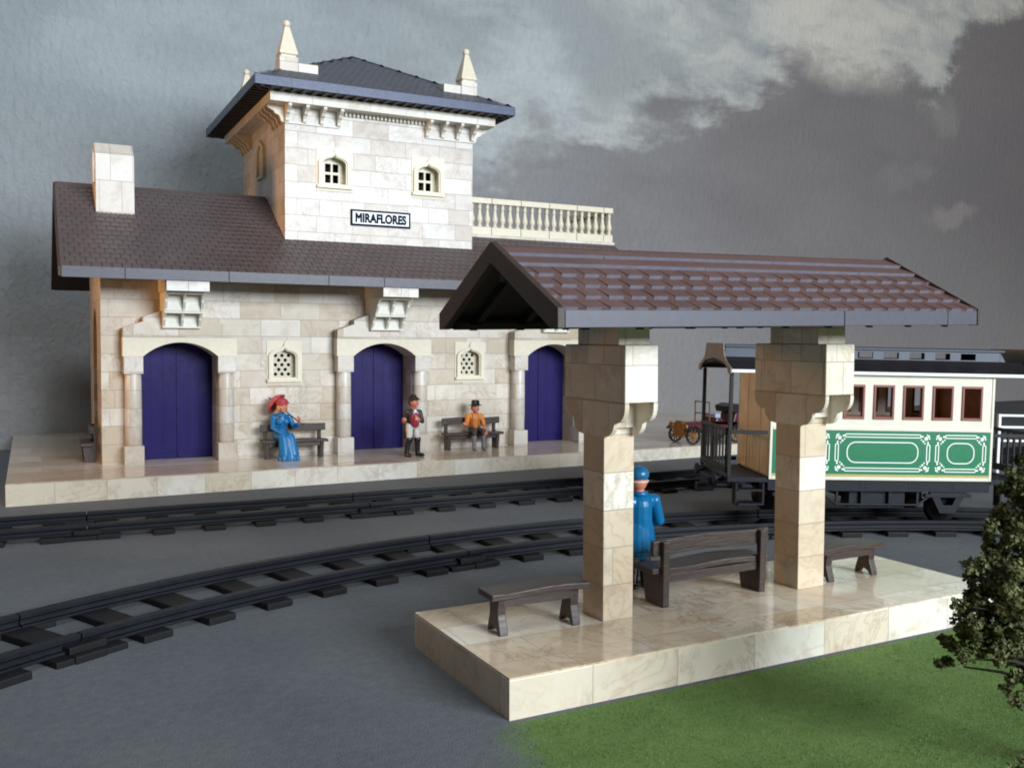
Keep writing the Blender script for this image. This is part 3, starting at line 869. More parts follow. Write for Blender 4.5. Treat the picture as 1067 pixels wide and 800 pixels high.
for v in me.vertices:
    x = (v.co.x - mx) * 1.40 / w_; z = (v.co.y - my) * .25 / h_; d = v.co.z
    v.co = (x, -.044 - d * .8, z + .0025)
me.materials.clear(); me.materials.append(M['sign_navy'])
lo = bpy.data.objects.new('lettering', me); COL.objects.link(lo); lo.parent = sg

# ------------------------------------------------------------------ benches
def bench_thing(name, label, frame, base, w, d, h, back, group=None, wob=0.0, flip=1):
    """plank bench seen along x; back>0 adds a backrest that high on the +y*flip side"""
    t = thing(name, label, 'bench', base, frame, group)
    x0, y0, z0 = base
    def T(): return Matrix.Translation((x0, y0, z0))
    b = B()
    n = 8
    s0_, s1_ = -d / 2, d / 2
    if back: s0_, s1_ = (-d / 2, d * .42 - .06) if flip > 0 else (-d * .42 + .06, d / 2)
    # seat plank, a little uneven
    for i in range(n):
        a0 = -w / 2 + w * i / n; a1 = -w / 2 + w * (i + 1) / n
        b.box(a0, a1, s0_, s1_, h - .07, h, T())
    bmesh.ops.remove_doubles(b.bm, verts=b.bm.verts, dist=1e-4)
    ins = [f for f in b.bm.faces if abs(f.normal.x) > .9 and abs(f.calc_center_median().x - x0) < w / 2 - .01]
    bmesh.ops.recalc_face_normals(b.bm, faces=b.bm.faces)
    for v in b.bm.verts:
        v.co.z += .012 * math.sin((v.co.x - x0) * 5 + wob) ; v.co.y += .01 * math.sin((v.co.x - x0) * 4 + 1 + wob)
    obj('seat', b, M['wood'], t, .012)
    b = B(); b.box(-w / 2 + .16, w / 2 - .16, -d * .32, -d * .32 + .05, h - .17, h - .072, T()); b.box(-w / 2 + .16, w / 2 - .16, d * .32 - .05, d * .32, h - .17, h - .072, T())
    obj('apron', b, M['wood'], t, .006)
    for sx in (-1, 1):
        xx = sx * (w / 2 - .15)
        b = B()
        if back:
            # leg and back post cut from one board
            f = flip
            pr_ = [(f * d * .42, 0), (f * (d * .42 + .02), back), (f * (d * .42 - .07), back), (f * d * .30, h + .02), (-f * d * .40, h - .07), (-f * d * .26, 0)]
            b.prism([pr_], xx - .045, xx + .045, 0, T())
        else:
            pr_ = [(-d * .44, 0), (-d * .3, .0), (-d * .2, .05), (0, .075), (d * .2, .05), (d * .3, 0), (d * .44, 0), (d * .40, .06), (d * .27, h * .45), (d * .33, h - .07), (-d * .33, h - .07), (-d * .27, h * .45), (-d * .40, .06)]
            b.prism([pr_], xx - .05, xx + .05, 0, T())
        obj('leg', b, M['wood'], t, .01)
    if back:
        b = B()
        f = flip
        ya, yb = sorted((f * (d * .42 - .115), f * (d * .42 - .055)))
        for i in range(n):
            a0 = -w / 2 + .01 + (w - .02) * i / n; a1 = -w / 2 + .01 + (w - .02) * (i + 1) / n
            b.box(a0, a1, ya, yb, back - .165, back + .015, T())
        bmesh.ops.remove_doubles(b.bm, verts=b.bm.verts, dist=1e-4)
        for v in b.bm.verts: v.co.z += .014 * math.sin((v.co.x - x0) * 4.2 + 2 + wob)
        obj('backrest', b, M['wood'], t, .01)
    return t

SGR = 'benches by the station walls'
bench_thing('bench', 'dark brown back bench under the woman in the blue dress', MS, (6.33, 1.86, ZP), 1.66, .40, .47, .84, SGR)
bench_thing('bench', 'dark brown back bench under the man in the orange shirt', MS, (11.22, 1.86, ZP), 1.74, .40, .47, .84, SGR, 1.0)
FL = MS @ Matrix.Translation((1.70, 3.35, ZP)) @ Matrix.Rotation(R(90), 4, 'Z')
bench_thing('bench', 'dark bench against the side wall of the station, seen end on', FL, (0, 0, 0), 1.2, .36, .47, .84, SGR, 2.0, flip=-1)
ZC = .39
CGR = 'benches on the shelter platform'
bench_thing('bench', 'backless dark brown bench left of the near shelter pillar', Matrix.Rotation(R(-2), 4, 'Z') @ Matrix.Identity(4), (4.52, 8.87, ZC), 1.16, .36, .46, 0, CGR, .5)
bench_thing('bench', 'dark brown bench with backrest between the two shelter pillars', Matrix.Identity(4), (7.22, 8.84, ZC), 1.74, .50, .44, .76, CGR, .2, flip=-1)
bench_thing('bench', 'backless dark brown bench right of the far shelter pillar', Matrix.Identity(4), (9.42, 8.72, ZC), 1.06, .34, .43, 0, CGR, 1.7)

# ------------------------------------------------------------------ shelter and its platform
p = thing('shelter_platform', 'glossy cream stone island platform under the open shelter', 'platform', (3.88, 7.47, 0))
b = B(); b.box(3.885, 10.68, 7.47, 9.78, -.05, ZC - .02); obj('edge_course', b, M['paving_edge'], p, .004)
b = B(); b.box(3.889, 10.676, 7.474, 9.776, ZC - .02, ZC); obj('paving', b, M['paving_near'], p)
sh = thing('platform_shelter', 'open tiled shelter roof on two cream stone pillars', 'shelter', (7.2, 8.72, ZC))
for pxx, (a0, a1) in zip((5.77, 8.61), ((5.57, 5.96), (8.40, 8.83))):
    b = B(); b.box(a0, a1, 8.51, 8.93, ZC, 2.83)
    pl = obj('pillar', b, M['shaft_stone'], sh, .008)
    c0 = (a0 + a1) / 2; h = (a1 - a0) / 2 + .014
    b = B()
    b.box(c0 - h, c0 + h, 8.10, 9.31, 2.79, 3.39)
    obj('capital', b, M['pillar_stone'], pl, .012)
    b = B(); b.box(c0 - h + .01, c0 + h - .01, 8.24, 9.05, 3.391, 3.82)
    obj('neck', b, M['pillar_stone'], pl, .008)
    def half(sy):
        yb, yw = (8.10, 8.507) if sy < 0 else (9.31, 8.933)
        s_ = -sy; dd = abs(yw - yb); k = dd / .405
        pr_ = [(0, 2.79), (0, 2.74)]
        pr_ += [(.16 * k * (1 - math.cos(math.pi / 2 * i / 6)), 2.74 - .17 * math.sin(math.pi / 2 * i / 6)) for i in range(1, 7)]
        pr_ += [(.2 * k, 2.572)]
        pr_ += [(.2 * k + .17 * k * (1 - math.cos(math.pi / 2 * i / 6)), 2.57 - .16 * math.sin(math.pi / 2 * i / 6)) for i in range(1, 7)]
        pr_ += [(dd, 2.405)]
        return [(yb + s_ * a, z) for a, z in pr_]
    outline = half(-1) + half(1)[::-1]
    for x0, x1 in ((c0 - h, c0 - h + .055), (c0 + h - .055, c0 + h)):
        b = B(); b.prism([outline], x0, x1, 0); obj('corbel', b, M['pillar_stone'], pl, .006)
    for yy in ((8.44, 8.508), (8.932, 9.0)):
        b = B(); b.box(c0 - h + .056, c0 + h - .056, yy[0], yy[1], 2.5, 2.788)
        obj('corbel_infill', b, M['pillar_stone'], pl)
# roof, lifted a hair to the right
TR = Matrix.Translation((4.35, 8.72, 3.6)) @ Matrix.Rotation(R(-.6), 4, 'Y') @ Matrix.Translation((-4.35, -8.72, -3.6))
sEY0, sEY1, sRY, sEZ, sRZ = 7.40, 10.04, 8.72, 3.71, 4.40
sX0, sX1 = 4.35, 10.06
b = B()
for sy in (-1, 1):
    ye = sEY0 if sy < 0 else sEY1
    up = Vector((0, sRY - ye, sRZ - sEZ)); 
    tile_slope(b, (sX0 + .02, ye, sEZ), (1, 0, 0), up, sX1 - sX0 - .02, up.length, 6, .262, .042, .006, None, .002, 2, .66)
bmesh.ops.transform(b.bm, matrix=TR, verts=b.bm.verts)
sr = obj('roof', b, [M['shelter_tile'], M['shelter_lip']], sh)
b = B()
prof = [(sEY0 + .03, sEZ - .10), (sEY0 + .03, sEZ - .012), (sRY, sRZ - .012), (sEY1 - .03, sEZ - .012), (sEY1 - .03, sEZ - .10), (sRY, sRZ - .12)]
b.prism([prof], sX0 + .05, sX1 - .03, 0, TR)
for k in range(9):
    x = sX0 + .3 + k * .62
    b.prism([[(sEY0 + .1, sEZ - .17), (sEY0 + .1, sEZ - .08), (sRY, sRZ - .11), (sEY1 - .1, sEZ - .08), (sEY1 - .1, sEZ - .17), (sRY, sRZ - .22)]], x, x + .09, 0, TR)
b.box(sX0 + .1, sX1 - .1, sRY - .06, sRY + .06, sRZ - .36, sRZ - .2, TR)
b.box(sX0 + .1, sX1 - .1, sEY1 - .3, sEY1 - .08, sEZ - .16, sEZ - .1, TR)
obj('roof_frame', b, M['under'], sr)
b = B()
for x0, x1 in ((sX0 + .05, 7.9), (7.9, 9.55), (9.55, sX1 - .0)):
    b.box(x0 + .006, x1 - .006, sEY0 - .02, sEY0 + .012, sEZ - .15, sEZ + .012, TR)
b.box(sX0 + .05, sX1, sEY1 - .012, sEY1 + .02, sEZ - .15, sEZ + .012, TR)
obj('fascia', b, M['shelter_edge'], sr, .005)
b = B()
bgo = [(sEY0 - .03, sEZ - .155), (sEY0 - .03, sEZ + .03), (sRY, sRZ + .05), (sEY1 + .03, sEZ + .03), (sEY1 + .03, sEZ - .155), (sEY1 - .10, sEZ - .155), (sRY, sRZ - .17), (sEY0 + .10, sEZ - .155)]
b.prism([bgo], sX0 - .03, sX0 + .048, 0, TR)
obj('bargeboard', b, M['barge'], sr, .006)
b = B(); b.prism([bgo], sX1 + .001, sX1 + .03, 0, TR)
obj('bargeboard', b, M['barge'], sr, .006)

# ------------------------------------------------------------------ railway tracks
def rail_profile(): return [(-.10, .07), (.10, .07), (.10, .10), (.045, .115), (.045, .165), (.062, .178), (.062, .235), (-.062, .235), (-.062, .178), (-.045, .165), (-.045, .115), (-.10, .10)]
def sweep(b, path, prof):
    """profile (lateral, z) along a list of (x, y, dir) with lateral pointing left of dir"""
    rings = []
    for x, y, a in path:
        nx, ny = -math.sin(a), math.cos(a)
        rings.append([b.bm.verts.new((x + nx * l, y + ny * l, z)) for l, z in prof])
    n = len(prof)
    for k in range(len(rings) - 1):
        for i in range(n): b._f([rings[k][i], rings[k][(i + 1) % n], rings[k + 1][(i + 1) % n], rings[k + 1][i]])
    b._f(rings[0][::-1]); b._f(rings[-1])
def track(name, label, cfun, length, step, base, joints, seg_len):
    """cfun(s) -> x, y, heading of the centre line"""
    t = thing(name, label, 'railway track', base, None, 'railway tracks')
    G = .625
    for side in (-1, 1):
        b = B()
        cuts = [0] + joints + [length]
        for s0, s1 in zip(cuts, cuts[1:]):
            n = max(2, int((s1 - s0) / .35))
            path = []
            for i in range(n + 1):
                s_ = s0 + .008 + (s1 - s0 - .016) * i / n
                x, y, a = cfun(s_)
                path.append((x - math.sin(a) * G * side, y + math.cos(a) * G * side, a))
            sweep(b, path, rail_profile())
        obj('rail', b, M['rail'], t, .006)
    s_ = .35; me = None
    while s_ < length - .2:
        x, y, a = cfun(s_)
        if me is None:
            b = B(); b.box(-.185, .185, -.93, .93, -base[2], .085)
            first = obj('sleeper', b, M['sleeper'], None, .014); me = first.data; o = first
        else:
            o = bpy.data.objects.new('sleeper', me); COL.objects.link(o)
            md = o.modifiers.new('edge', 'BEVEL'); md.width = .014; md.segments = 2
        o.parent = t; o.location = Vector((x, y, 0)) - Vector(base); o.rotation_euler = (0, 0, a + rnd.uniform(-.012, .012))
        s_ += step
    for j in joints:
        x, y, a = cfun(j)
        T = Matrix.Translation((x, y, 0)) @ Matrix.Rotation(a, 4, 'Z')
        for side in (-1, 1):
            b = B()
            yo = side * G
            b.box(-.42, .42, yo - .28 if side < 0 else yo - .1, yo + .1 if side < 0 else yo + .28, .0, .07, T)
            ya, yb = (yo - .19, yo - .05) if side < 0 else (yo + .05, yo + .19)
            b.box(-.22, .22, ya, yb, .07, .155, T)
            obj('rail_joiner', b, M['sleeper'], t, .012)
    return t
ACX, ACY, AR = 7.4, -1.4, 15.02
def near_c(s_):
    a = R(137) - s_ / AR
    return ACX + AR * math.cos(a), ACY + AR * math.sin(a), a - math.pi / 2
LN = AR * R(137 - 38)
sj = lambda ang: AR * R(137 - ang)
track('railway_track', 'black curved toy track running close behind the shelter platform', near_c, LN, .89, (ACX, ACY + AR, 0), [sj(118.5), sj(95.6), sj(72), sj(49)], 6)
fa = R(-3.1)
def far_c(s_):
    x0, y0 = -6.0, 18.72
    return x0 + math.cos(fa) * s_, y0 + math.sin(fa) * s_, fa
track('railway_track', 'black straight toy track along the front of the station platform', far_c, 40, .88, (10, 17.9, 0), [7.05, 12.05, 17.0, 22.0, 27, 32], 5)

# ------------------------------------------------------------------ coach
ca = R(-23.5)
cx_ = Vector((math.cos(ca), math.sin(ca), -.021)).normalized()
cz_ = (Vector((0, 0, 1)) - cx_ * cx_.z).normalized(); cy_ = cz_.cross(cx_)
MC = Matrix.Identity(4)
for i in range(3):
    MC[i][0] = cx_[i]; MC[i][1] = cy_[i]; MC[i][2] = cz_[i]
dA = fw + rr_ * ((801 - 533.5) / F_PX) - uu_ * ((499 - 400) / F_PX)
MC.translation = Vector((0, 0, CAM_H)) + dA * 16.25
CL, CW = 3.96, 1.78
co_ = thing('passenger_coach', 'cream and green toy passenger coach with open railed end platforms', 'railway coach', (CL / 2, CW / 2, -.8), MC)
wc = [.40 + i * .527 for i in range(7)]
WZ0, WZ1_ = 1.075, 1.635
holes = [(c - .17, c + .17, WZ0, WZ1_) for c in wc]
b = B()
holes_wall(b, 0, CL, 0, 1.85, holes, 0, .05)
holes_wall(b, 0, CL, 0, 1.85, holes, CW - .05, CW)
b.box(CL - .05, CL, .05, CW - .05, .0, 1.85)
b.box(.05, CL - .05, .05, CW - .05, -.0, .05)
b.box(-.005, .04, -.012, .0, 0, 1.85); b.box(CL - .04, CL + .005, -.012, 0, 0, 1.85)
b.box(.04, CL - .04, -.014, 0, .0, .06); b.box(.04, CL - .04, -.018, 0, .86, .915)
body = obj('body', b, M['coach_cream'], co_, .005)
b = B(); b.box(.0005, .05, .0505, CW - .0505, .05, 1.84)
for k in range(2): b.box(-.006, .0005, .52 + k * .70, .53 + k * .70, .06, 1.8)
obj('end_wall', b, M['coach_end'], co_)
b = B(); b.box(.06, CL - .06, CW - .07, CW - .055, .06, 1.0); b.box(CL - .07, CL - .056, .06, CW - .06, .06, 1.8); b.box(.055, .065, .06, CW - .06, .06, 1.8)
b.box(.06, CL - .06, .06, CW - .06, 1.80, 1.82)
for k in range(5):
    x = .45 + k * .7
    b.box(x, x + .06, .12, .75, .05, .95); b.box(x, x + .06, 1.03, CW - .12, .05, .95)
    b.box(x - .25, x + .3, .12, .75, .45, .55)
obj('interior', b, M['coach_inside'], co_)
for side in (0, 1):
    for c in wc:
        b = B()
        y0, y1 = (-.02, .065) if side == 0 else (CW - .065, CW + .02)
        b.prism([[(c - .185, WZ0 - .018), (c + .185, WZ0 - .018), (c + .185, WZ1_ + .018), (c - .185, WZ1_ + .018)], [(c - .148, WZ0 + .025), (c + .148, WZ0 + .025), (c + .148, WZ1_ - .022), (c - .148, WZ1_ - .022)]], y0, y1, 1)
        obj('window_frame', b, M['win_brown'], co_, .004)
for y0, y1 in ((-.011, .0), (CW, CW + .011)):
    b = B(); b.box(.041, CL - .041, y0, y1, .105, .855); obj('green_panel', b, M['green'], co_)
    b = B(); b.box(.041, CL - .041, y0 if y0 < 0 else y0, y1, .061, .104); obj('ochre_strip', b, M['ochre'], co_)
def rrect(x0, x1, z0, z1, r_, n=8):
    pts = []
    for cx, cz, a0 in ((x1 - r_, z1 - r_, 0), (x0 + r_, z1 - r_, 90), (x0 + r_, z0 + r_, 180), (x1 - r_, z0 + r_, 270)):
        for i in range(n + 1):
            a = R(a0 + 90 * i / n); pts.append((cx + r_ * math.cos(a), cz + r_ * math.sin(a)))
    return pts
def frame_loop(b, x0, x1, z0, z1, r_, t, y0, y1):
    b.prism([rrect(x0, x1, z0, z1, r_), rrect(x0 + t, x1 - t, z0 + t, z1 - t, max(.004, r_ - t))], y0, y1, 1)
for (x0, x1) in ((.14, 1.03), (1.16, 2.82), (2.95, 3.83)):
    for side in (0, 1):
        y0, y1 = (-.0145, -.0115) if side == 0 else (CW + .0115, CW + .0145)
        z0, z1 = .165, .795
        b = B()
        # centre loop
        frame_loop(b, x0 + .19, x1 - .19, z0 + .135, z1 - .125, .16, .018, y0, y1)
        # outer bars: double lines between corner flowers
        for za, zb in ((z1 - .055, z1 + .012), (z0 - .012, z0 + .055)): frame_loop(b, x0 + .15, x1 - .15, za, zb, .028, .016, y0, y1)
        for xa, xb in ((x0 - .02, x0 + .05), (x1 - .05, x1 + .02)): frame_loop(b, xa, xb, z0 + .16, z1 - .16, .028, .017, y0, y1)
        for fx, fz, sx, sz in ((x0 + .06, z0 + .06, 1, 1), (x1 - .06, z0 + .06, -1, 1), (x0 + .06, z1 - .06, 1, -1), (x1 - .06, z1 - .06, -1, -1)):
            for (dx, dz, w, h) in ((0, 0, .034, .034), (.07, -.035, .024, .016), (-.035, .075, .015, .026), (.05, .05, .02, .02), (-.045, -.04, .022, .022), (.085, .02, .014, .014), (.02, .085, .013, .016), (-.02, -.06, .013, .013), (-.06, .0, .014, .018)):
                b.prism([[(fx + sx * dx + w * math.cos(a * math.pi / 4), fz + sz * dz + h * math.sin(a * math.pi / 4)) for a in range(8)]], y0, y1, 1)
        obj('white_lining', b, M['coach_line'], co_)
# roof: shallow bell section with a raised clerestory
RX_0, RX_1 = -.74, CL + .74
def bell(dz=0):
    half = [(-.09, 1.845), (-.09, 1.885), (.02, 1.905), (.16, 1.95), (.28, 2.01), (.37, 2.08)]
    top = half + [(CW - y, z) for y, z in half[::-1]]
    under = [(CW - .03, 1.842), (CW - .25, 1.93), (CW / 2, 2.0), (.25, 1.93), (.03, 1.842)]
    return top + under
b = B(); b.prism([bell()], RX_0, RX_1, 0); obj('roof', b, M['coach_roof'], co_, .006)
b = B(); b.box(RX_0, RX_1, -.105, -.091, 1.825, 1.875); obj('gutter', b, M['coach_line'], co_)
b = B()
cY0, cY1 = .38, CW - .38
hl = [(.25 + i * .47, .25 + .27 + i * .47, 2.10, 2.21) for i in range(8)]
holes_wall(b, RX_0 + .02, CL + .30, 2.06, 2.25, hl, cY0, cY0 + .03)
holes_wall(b, RX_0 + .02, CL + .30, 2.06, 2.25, hl, cY1 - .03, cY1)
b.box(RX_0 + .02, RX_0 + .05, cY0 + .03, cY1 - .03, 2.06, 2.25)
b.prism([[(CL + .30, 2.06), (CL + .30, 2.25), (CL + .42, 2.06)]], cY0, cY1, 1)
b.prism([[(cY0 - .05, 2.251), (cY0 - .05, 2.275), (cY0 + .15, 2.30), (cY1 - .15, 2.30), (cY1 + .05, 2.275), (cY1 + .05, 2.251)]], RX_0 + .0, CL + .36, 0)
obj('clerestory', b, M['coach_cler'], co_, .004)
for s_ in (0, 1):
    x0 = RX_0 - .03 if s_ == 0 else RX_1; x1 = x0 + .03
    out = [(-.12, 1.80), (-.11, 1.90), (.04, 1.95), (.18, 2.01), (.29, 2.09), (.34, 2.20), (.36, 2.31)]
    outp = out + [(CW - y, z) for y, z in out[::-1]]
    inn = [(CW - .02, 1.80), (CW - .1, 1.90), (CW - .32, 1.99), (CW / 2, 2.045), (.32, 1.99), (.1, 1.90), (.02, 1.80)]
    b = B(); b.prism([outp + inn], x0, x1, 0); obj('roof_hood', b, M['hood'], co_, .006)
# end platforms
for s_ in (0, 1):
    xa, xb = (-.72, -.002) if s_ == 0 else (CL + .006, CL + .72)
    xe = xa if s_ == 0 else xb
    b = B(); b.box(xa, xb, .02, CW - .02, -.06, .02); obj('end_platform', b, M['chassis'], co_, .006)
    for y in (.03, CW - .09):
        b = B(); b.box(xe - .0 if s_ == 0 else xe - .06, xe + .06 if s_ == 0 else xe, y, y + .06, .02, 1.84); obj('post', b, M['iron'] , co_, .006)
    b = B()
    x0, x1 = (xa - .02, xa + .02) if s_ == 0 else (xb - .02, xb + .02)
    b.box(x0 - .01, x1 + .01, .1, CW - .1, .80, .86); b.box(x0, x1, .1, CW - .1, .08, .2)
    for k in range(9): b.box(x0 + .005, x1 - .005, .13 + k * .18, .18 + k * .18, .2, .80)
    for y0 in (.02, CW - .06):
        b.box(xa + .03, xb - .03, y0, y0 + .04, .77, .83); b.box(xa + .03, xb - .03, y0, y0 + .04, .1, .17) if s_ == 0 and y0 > 1 else None
    for k in range(3):
        b.box(xa + .12 + k * .08, xa + .15 + k * .08, CW - .055, CW - .025, .12, .8)
    obj('end_railing', b, M['iron'], co_, .005)
    b = B()
    sx = -1 if s_ == 0 else 1
    b.box(min(xe, xe + sx * .16), max(xe, xe + sx * .16), .62, CW - .62, -.22, -.04)
    b.lathe([(.05, 0), (.05, .1), (.1, .11), (.1, .16)], (0, 0, 0), 14, Matrix.Translation((xe, .3, -.03)) @ Matrix.Rotation(R(90 * sx), 4, 'Y'))
    b.lathe([(.05, 0), (.05, .1), (.1, .11), (.1, .16)], (0, 0, 0), 14, Matrix.Translation((xe, CW - .3, -.03)) @ Matrix.Rotation(R(90 * sx), 4, 'Y'))
    b.box(min(xe, xe + sx * .3), max(xe, xe + sx * .3), CW / 2 - .08, CW / 2 + .08, -.34, -.2)
    obj('coupling', b, M['chassis'], co_, .008)
    # steps at the platform, near side and far side
    for y0, y1 in ((-.14, .1), (CW - .1, CW + .14)):
        b = B()
        m_ = (xa + xb) / 2
        b.box(m_ - .22, m_ + .22, y0, y1, -.19, -.16); b.box(m_ - .22, m_ + .22, y0 - .05 if y0 < 0 else y0, y1 if y0 < 0 else y1 + .05, -.42, -.39)
        b.box(m_ - .25, m_ - .22, y0 + .02, y1 - .02, -.43, -.06); b.box(m_ + .22, m_ + .25, y0 + .02, y1 - .02, -.43, -.06)
        obj('step', b, M['chassis'], co_)
b = B(); b.box(0, CL, .03, .09, -.2, -.003); b.box(0, CL, CW - .09, CW - .03, -.2, -.003); b.box(.0, CL, .09, CW - .09, -.08, -.003)
for grp in (.35, 1.62, 1.72, 2.5, 2.56, 2.62, 2.68, 3.3):
    for k in (0, 1): b.box(grp, grp + .025, .022, .03, -.14 + k * .06, -.115 + k * .06)
obj('sole_bar', b, M['chassis'], co_, .004)
b = B()
for y in (.10, CW - .12):
    b.tube([(.75, y, -.1), (1.25, y, -.44), (2.7, y, -.44), (3.2, y, -.1)], .022, 6)
    for x in (1.25, 1.7, 2.2, 2.7): b.box(x - .02, x + .02, y - .02, y + .02, -.46, -.1)
b.box(1.5, 2.5, .15, .5, -.50, -.2); b.box(1.45, 2.55, .5, CW - .3, -.36, -.1)
obj('truss_rods', b, M['chassis'], co_)
for x in (.52, CL - .72):
    for y0 in (.22, CW - .34):
        T = Matrix.Translation((x, y0, -.50)) @ Matrix.Rotation(R(-90), 4, 'X')
        b = B(); b.lathe([(.05, -.04), (.05, 0), (.2, .0), (.2, .01), (.26, .0), (.265, .07), (.30, .09), (.30, .12), (.05, .12)], (0, 0, 0), 26, T)
        wh = obj('wheel', b, M['iron'], co_)
    b = B(); b.lathe([(.035, .2), (.035, CW - .2)], (0, 0, 0), 10, Matrix.Translation((x, 0, -.5)) @ Matrix.Rotation(R(-90), 4, 'X'))
    obj('axle', b, M['iron'], co_)
    for y in (.06, CW - .14):
        b = B(); b.prism([[(x - .34, -.2), (x + .34, -.2), (x + .14, -.58), (x - .14, -.58)], [(x - .16, -.26), (x - .08, -.44), (x + .08, -.44), (x + .16, -.26)]], y, y + .07, 1)
        b.box(x - .42, x + .42, y - .01, y + .08, -.3, -.24)
        obj('axle_guard', b, M['chassis'], co_, .005)

# white railing standing beyond the right end of the coach
wr = thing('white_railing', 'small white post and rail railing behind the far end of the coach', 'railing', (5.8, 2.1, -.9), MC)
b = B()
for z in (.98, .75, .48): b.box(5.36, 6.05, 2.08, 2.12, z, z + .045)
obj('rails', b, M['white_rail'], wr, .006)
for x in (5.33, 6.0, 6.67):
    b = B(); b.box(x, x + .055, 2.07, 2.13, -.93, 1.03); obj('post', b, M['white_rail'], wr, .006)
b = B()
for z in (.98, .75, .48): b.box(6.05, 6.9, 2.08, 2.12, z, z + .045)
obj('rails', b, M['white_rail'], wr, .006)

# ------------------------------------------------------------------ vintage car on the far end of the platform
car = thing('vintage_car', 'open maroon and brass vintage toy car parked on the platform end', 'car', (18.1, .75, ZP), MS)
K = ZP; X0 = 17.22; Yc = .74
b = B()
b.prism([[(X0 + .95, K + .28), (X0 + 2.3, K + .28), (X0 + 2.35, K + .5), (X0 + 2.3, K + .88), (X0 + 1.95, K + .86), (X0 + 1.85, K + .55), (X0 + 1.55, K + .52), (X0 + 1.45, K + .72), (X0 + 1.25, K + .72), (X0 + 1.15, K + .5), (X0 + .95, K + .55)]], Yc - .34, Yc + .34, 1)
b.prism([[(Yc - .25, K + .30), (Yc + .25, K + .30), (Yc + .25, K + .52), (Yc + .14, K + .62), (Yc - .14, K + .62), (Yc - .25, K + .52)]], X0 + .2, X0 + .95, 0)
obj('body', b, M['car_red'], car, .02)
b = B(); b.prism([[(Yc - .24, K + .24), (Yc + .24, K + .24), (Yc + .26, K + .52), (Yc + .14, K + .66), (Yc - .14, K + .66), (Yc - .26, K + .52)]], X0 + .1, X0 + .2, 0)
b.box(X0 + .04, X0 + .12, Yc - .36, Yc + .36, K + .2, K + .26)
obj('radiator', b, M['brass'], car, .012)
b = B()
for z in (.56, .84, 1.18): b.box(X0 + .95, X0 + .98, Yc - .33, Yc + .33, K + z, K + z + .03)
for y in (-.345, .315): b.box(X0 + .95, X0 + .98, Yc + y, Yc + y + .03, K + .5, K + 1.21)
obj('windscreen_frame', b, M['brass'], car)
for y in (-.3, .3):
    b = B(); b.lathe([(.03, 0), (.1, .06), (.115, .12), (.09, .13)], (0, 0, 0), 16, Matrix.Translation((X0 + .2, Yc + y * 1.1, K + .5)) @ Matrix.Rotation(R(-90), 4, 'Y'))
    obj('headlamp', b, M['brass'], car)
for x in (.32, 1.9):
    for y in (-.42, .42):
        b = B()
        T = Matrix.Translation((X0 + x, Yc + y, K + .24)) @ Matrix.Rotation(R(90), 4, 'X')
        n = 24; rings = []
        pts = [(.20, -.035), (.24, -.035), (.24, .035), (.20, .035)]
        rg_ = [[b.bm.verts.new(T @ Vector((r_ * math.cos(2 * math.pi * i / n), r_ * math.sin(2 * math.pi * i / n), z))) for r_, z in pts] for i in range(n)]
        for i in range(n):
            for k in range(4): b._f([rg_[i][k], rg_[i][(k + 1) % 4], rg_[(i + 1) % n][(k + 1) % 4], rg_[(i + 1) % n][k]])
        wh = obj('wheel', b, M['car_black'], car)
        b = B()
        for k in range(5):
            b.box(-.2, .2, -.014, .014, -.014, .014, T @ Matrix.Rotation(k * math.pi / 5, 4, 'Z'))
        b.lathe([(.05, -.05), (.05, .05)], (0, 0, 0), 12, T)
        obj('spokes', b, M['brass'], wh)
    b = B(); b.box(X0 + x - .02, X0 + x + .02, Yc - .4, Yc + .4, K + .22, K + .26); obj('axle', b, M['car_black'], car)
for y0 in (-.5, .36):
    b = B()
    b.prism([[(X0 + .02, K + .42), (X0 + .14, K + .53), (X0 + .36, K + .55), (X0 + .6, K + .4), (X0 + .75, K + .26), (X0 + 1.5, K + .26), (X0 + 1.62, K + .42), (X0 + 1.85, K + .54), (X0 + 2.1, K + .5), (X0 + 2.25, K + .36),
              (X0 + 2.22, K + .35), (X0 + 2.08, K + .47), (X0 + 1.86, K + .51), (X0 + 1.65, K + .40), (X0 + 1.52, K + .23), (X0 + .73, K + .23), (X0 + .57, K + .38), (X0 + .35, K + .52), (X0 + .15, K + .50), (X0 + .04, K + .40)]], Yc + y0, Yc + y0 + .14, 1)
    obj('mudguard', b, M['car_black'], car)
b = B(); b.prism([[(X0 + 1.75, K + .88), (X0 + 1.7, K + 1.06), (X0 + 1.95, K + 1.14), (X0 + 2.4, K + 1.08), (X0 + 2.45, K + .86)]], Yc - .36, Yc + .36, 1)
obj('folded_hood', b, M['car_black'], car, .03)
b = B(); b.box(X0 + 1.22, X0 + 1.42, Yc - .3, Yc + .3, K + .72, K + .86)
obj('seat_cushion', b, M['car_blue'], car, .03)

# ------------------------------------------------------------------ figures
def capsule(b, p, q, r0_, r1_, seg=14):
    p = Vector(p); q = Vector(q); d = q - p; L = max(d.length, 1e-5); zq = d.normalized()
    rot = zq.to_track_quat('Z', 'Y').to_matrix().to_4x4()
    T = Matrix.Translation(p) @ rot
    prof = [(.001, -r0_)]
    for i in range(1, 5):
        a = -math.pi / 2 + math.pi / 2 * i / 4; prof.append((r0_ * math.cos(a), r0_ * math.sin(a)))
    for i in range(0, 4):
        a = math.pi / 2 * i / 4; prof.append((r1_ * math.cos(a), L + r1_ * math.sin(a)))
    prof.append((.001, L + r1_))
    b.lathe(prof, (0, 0, 0), seg, T)

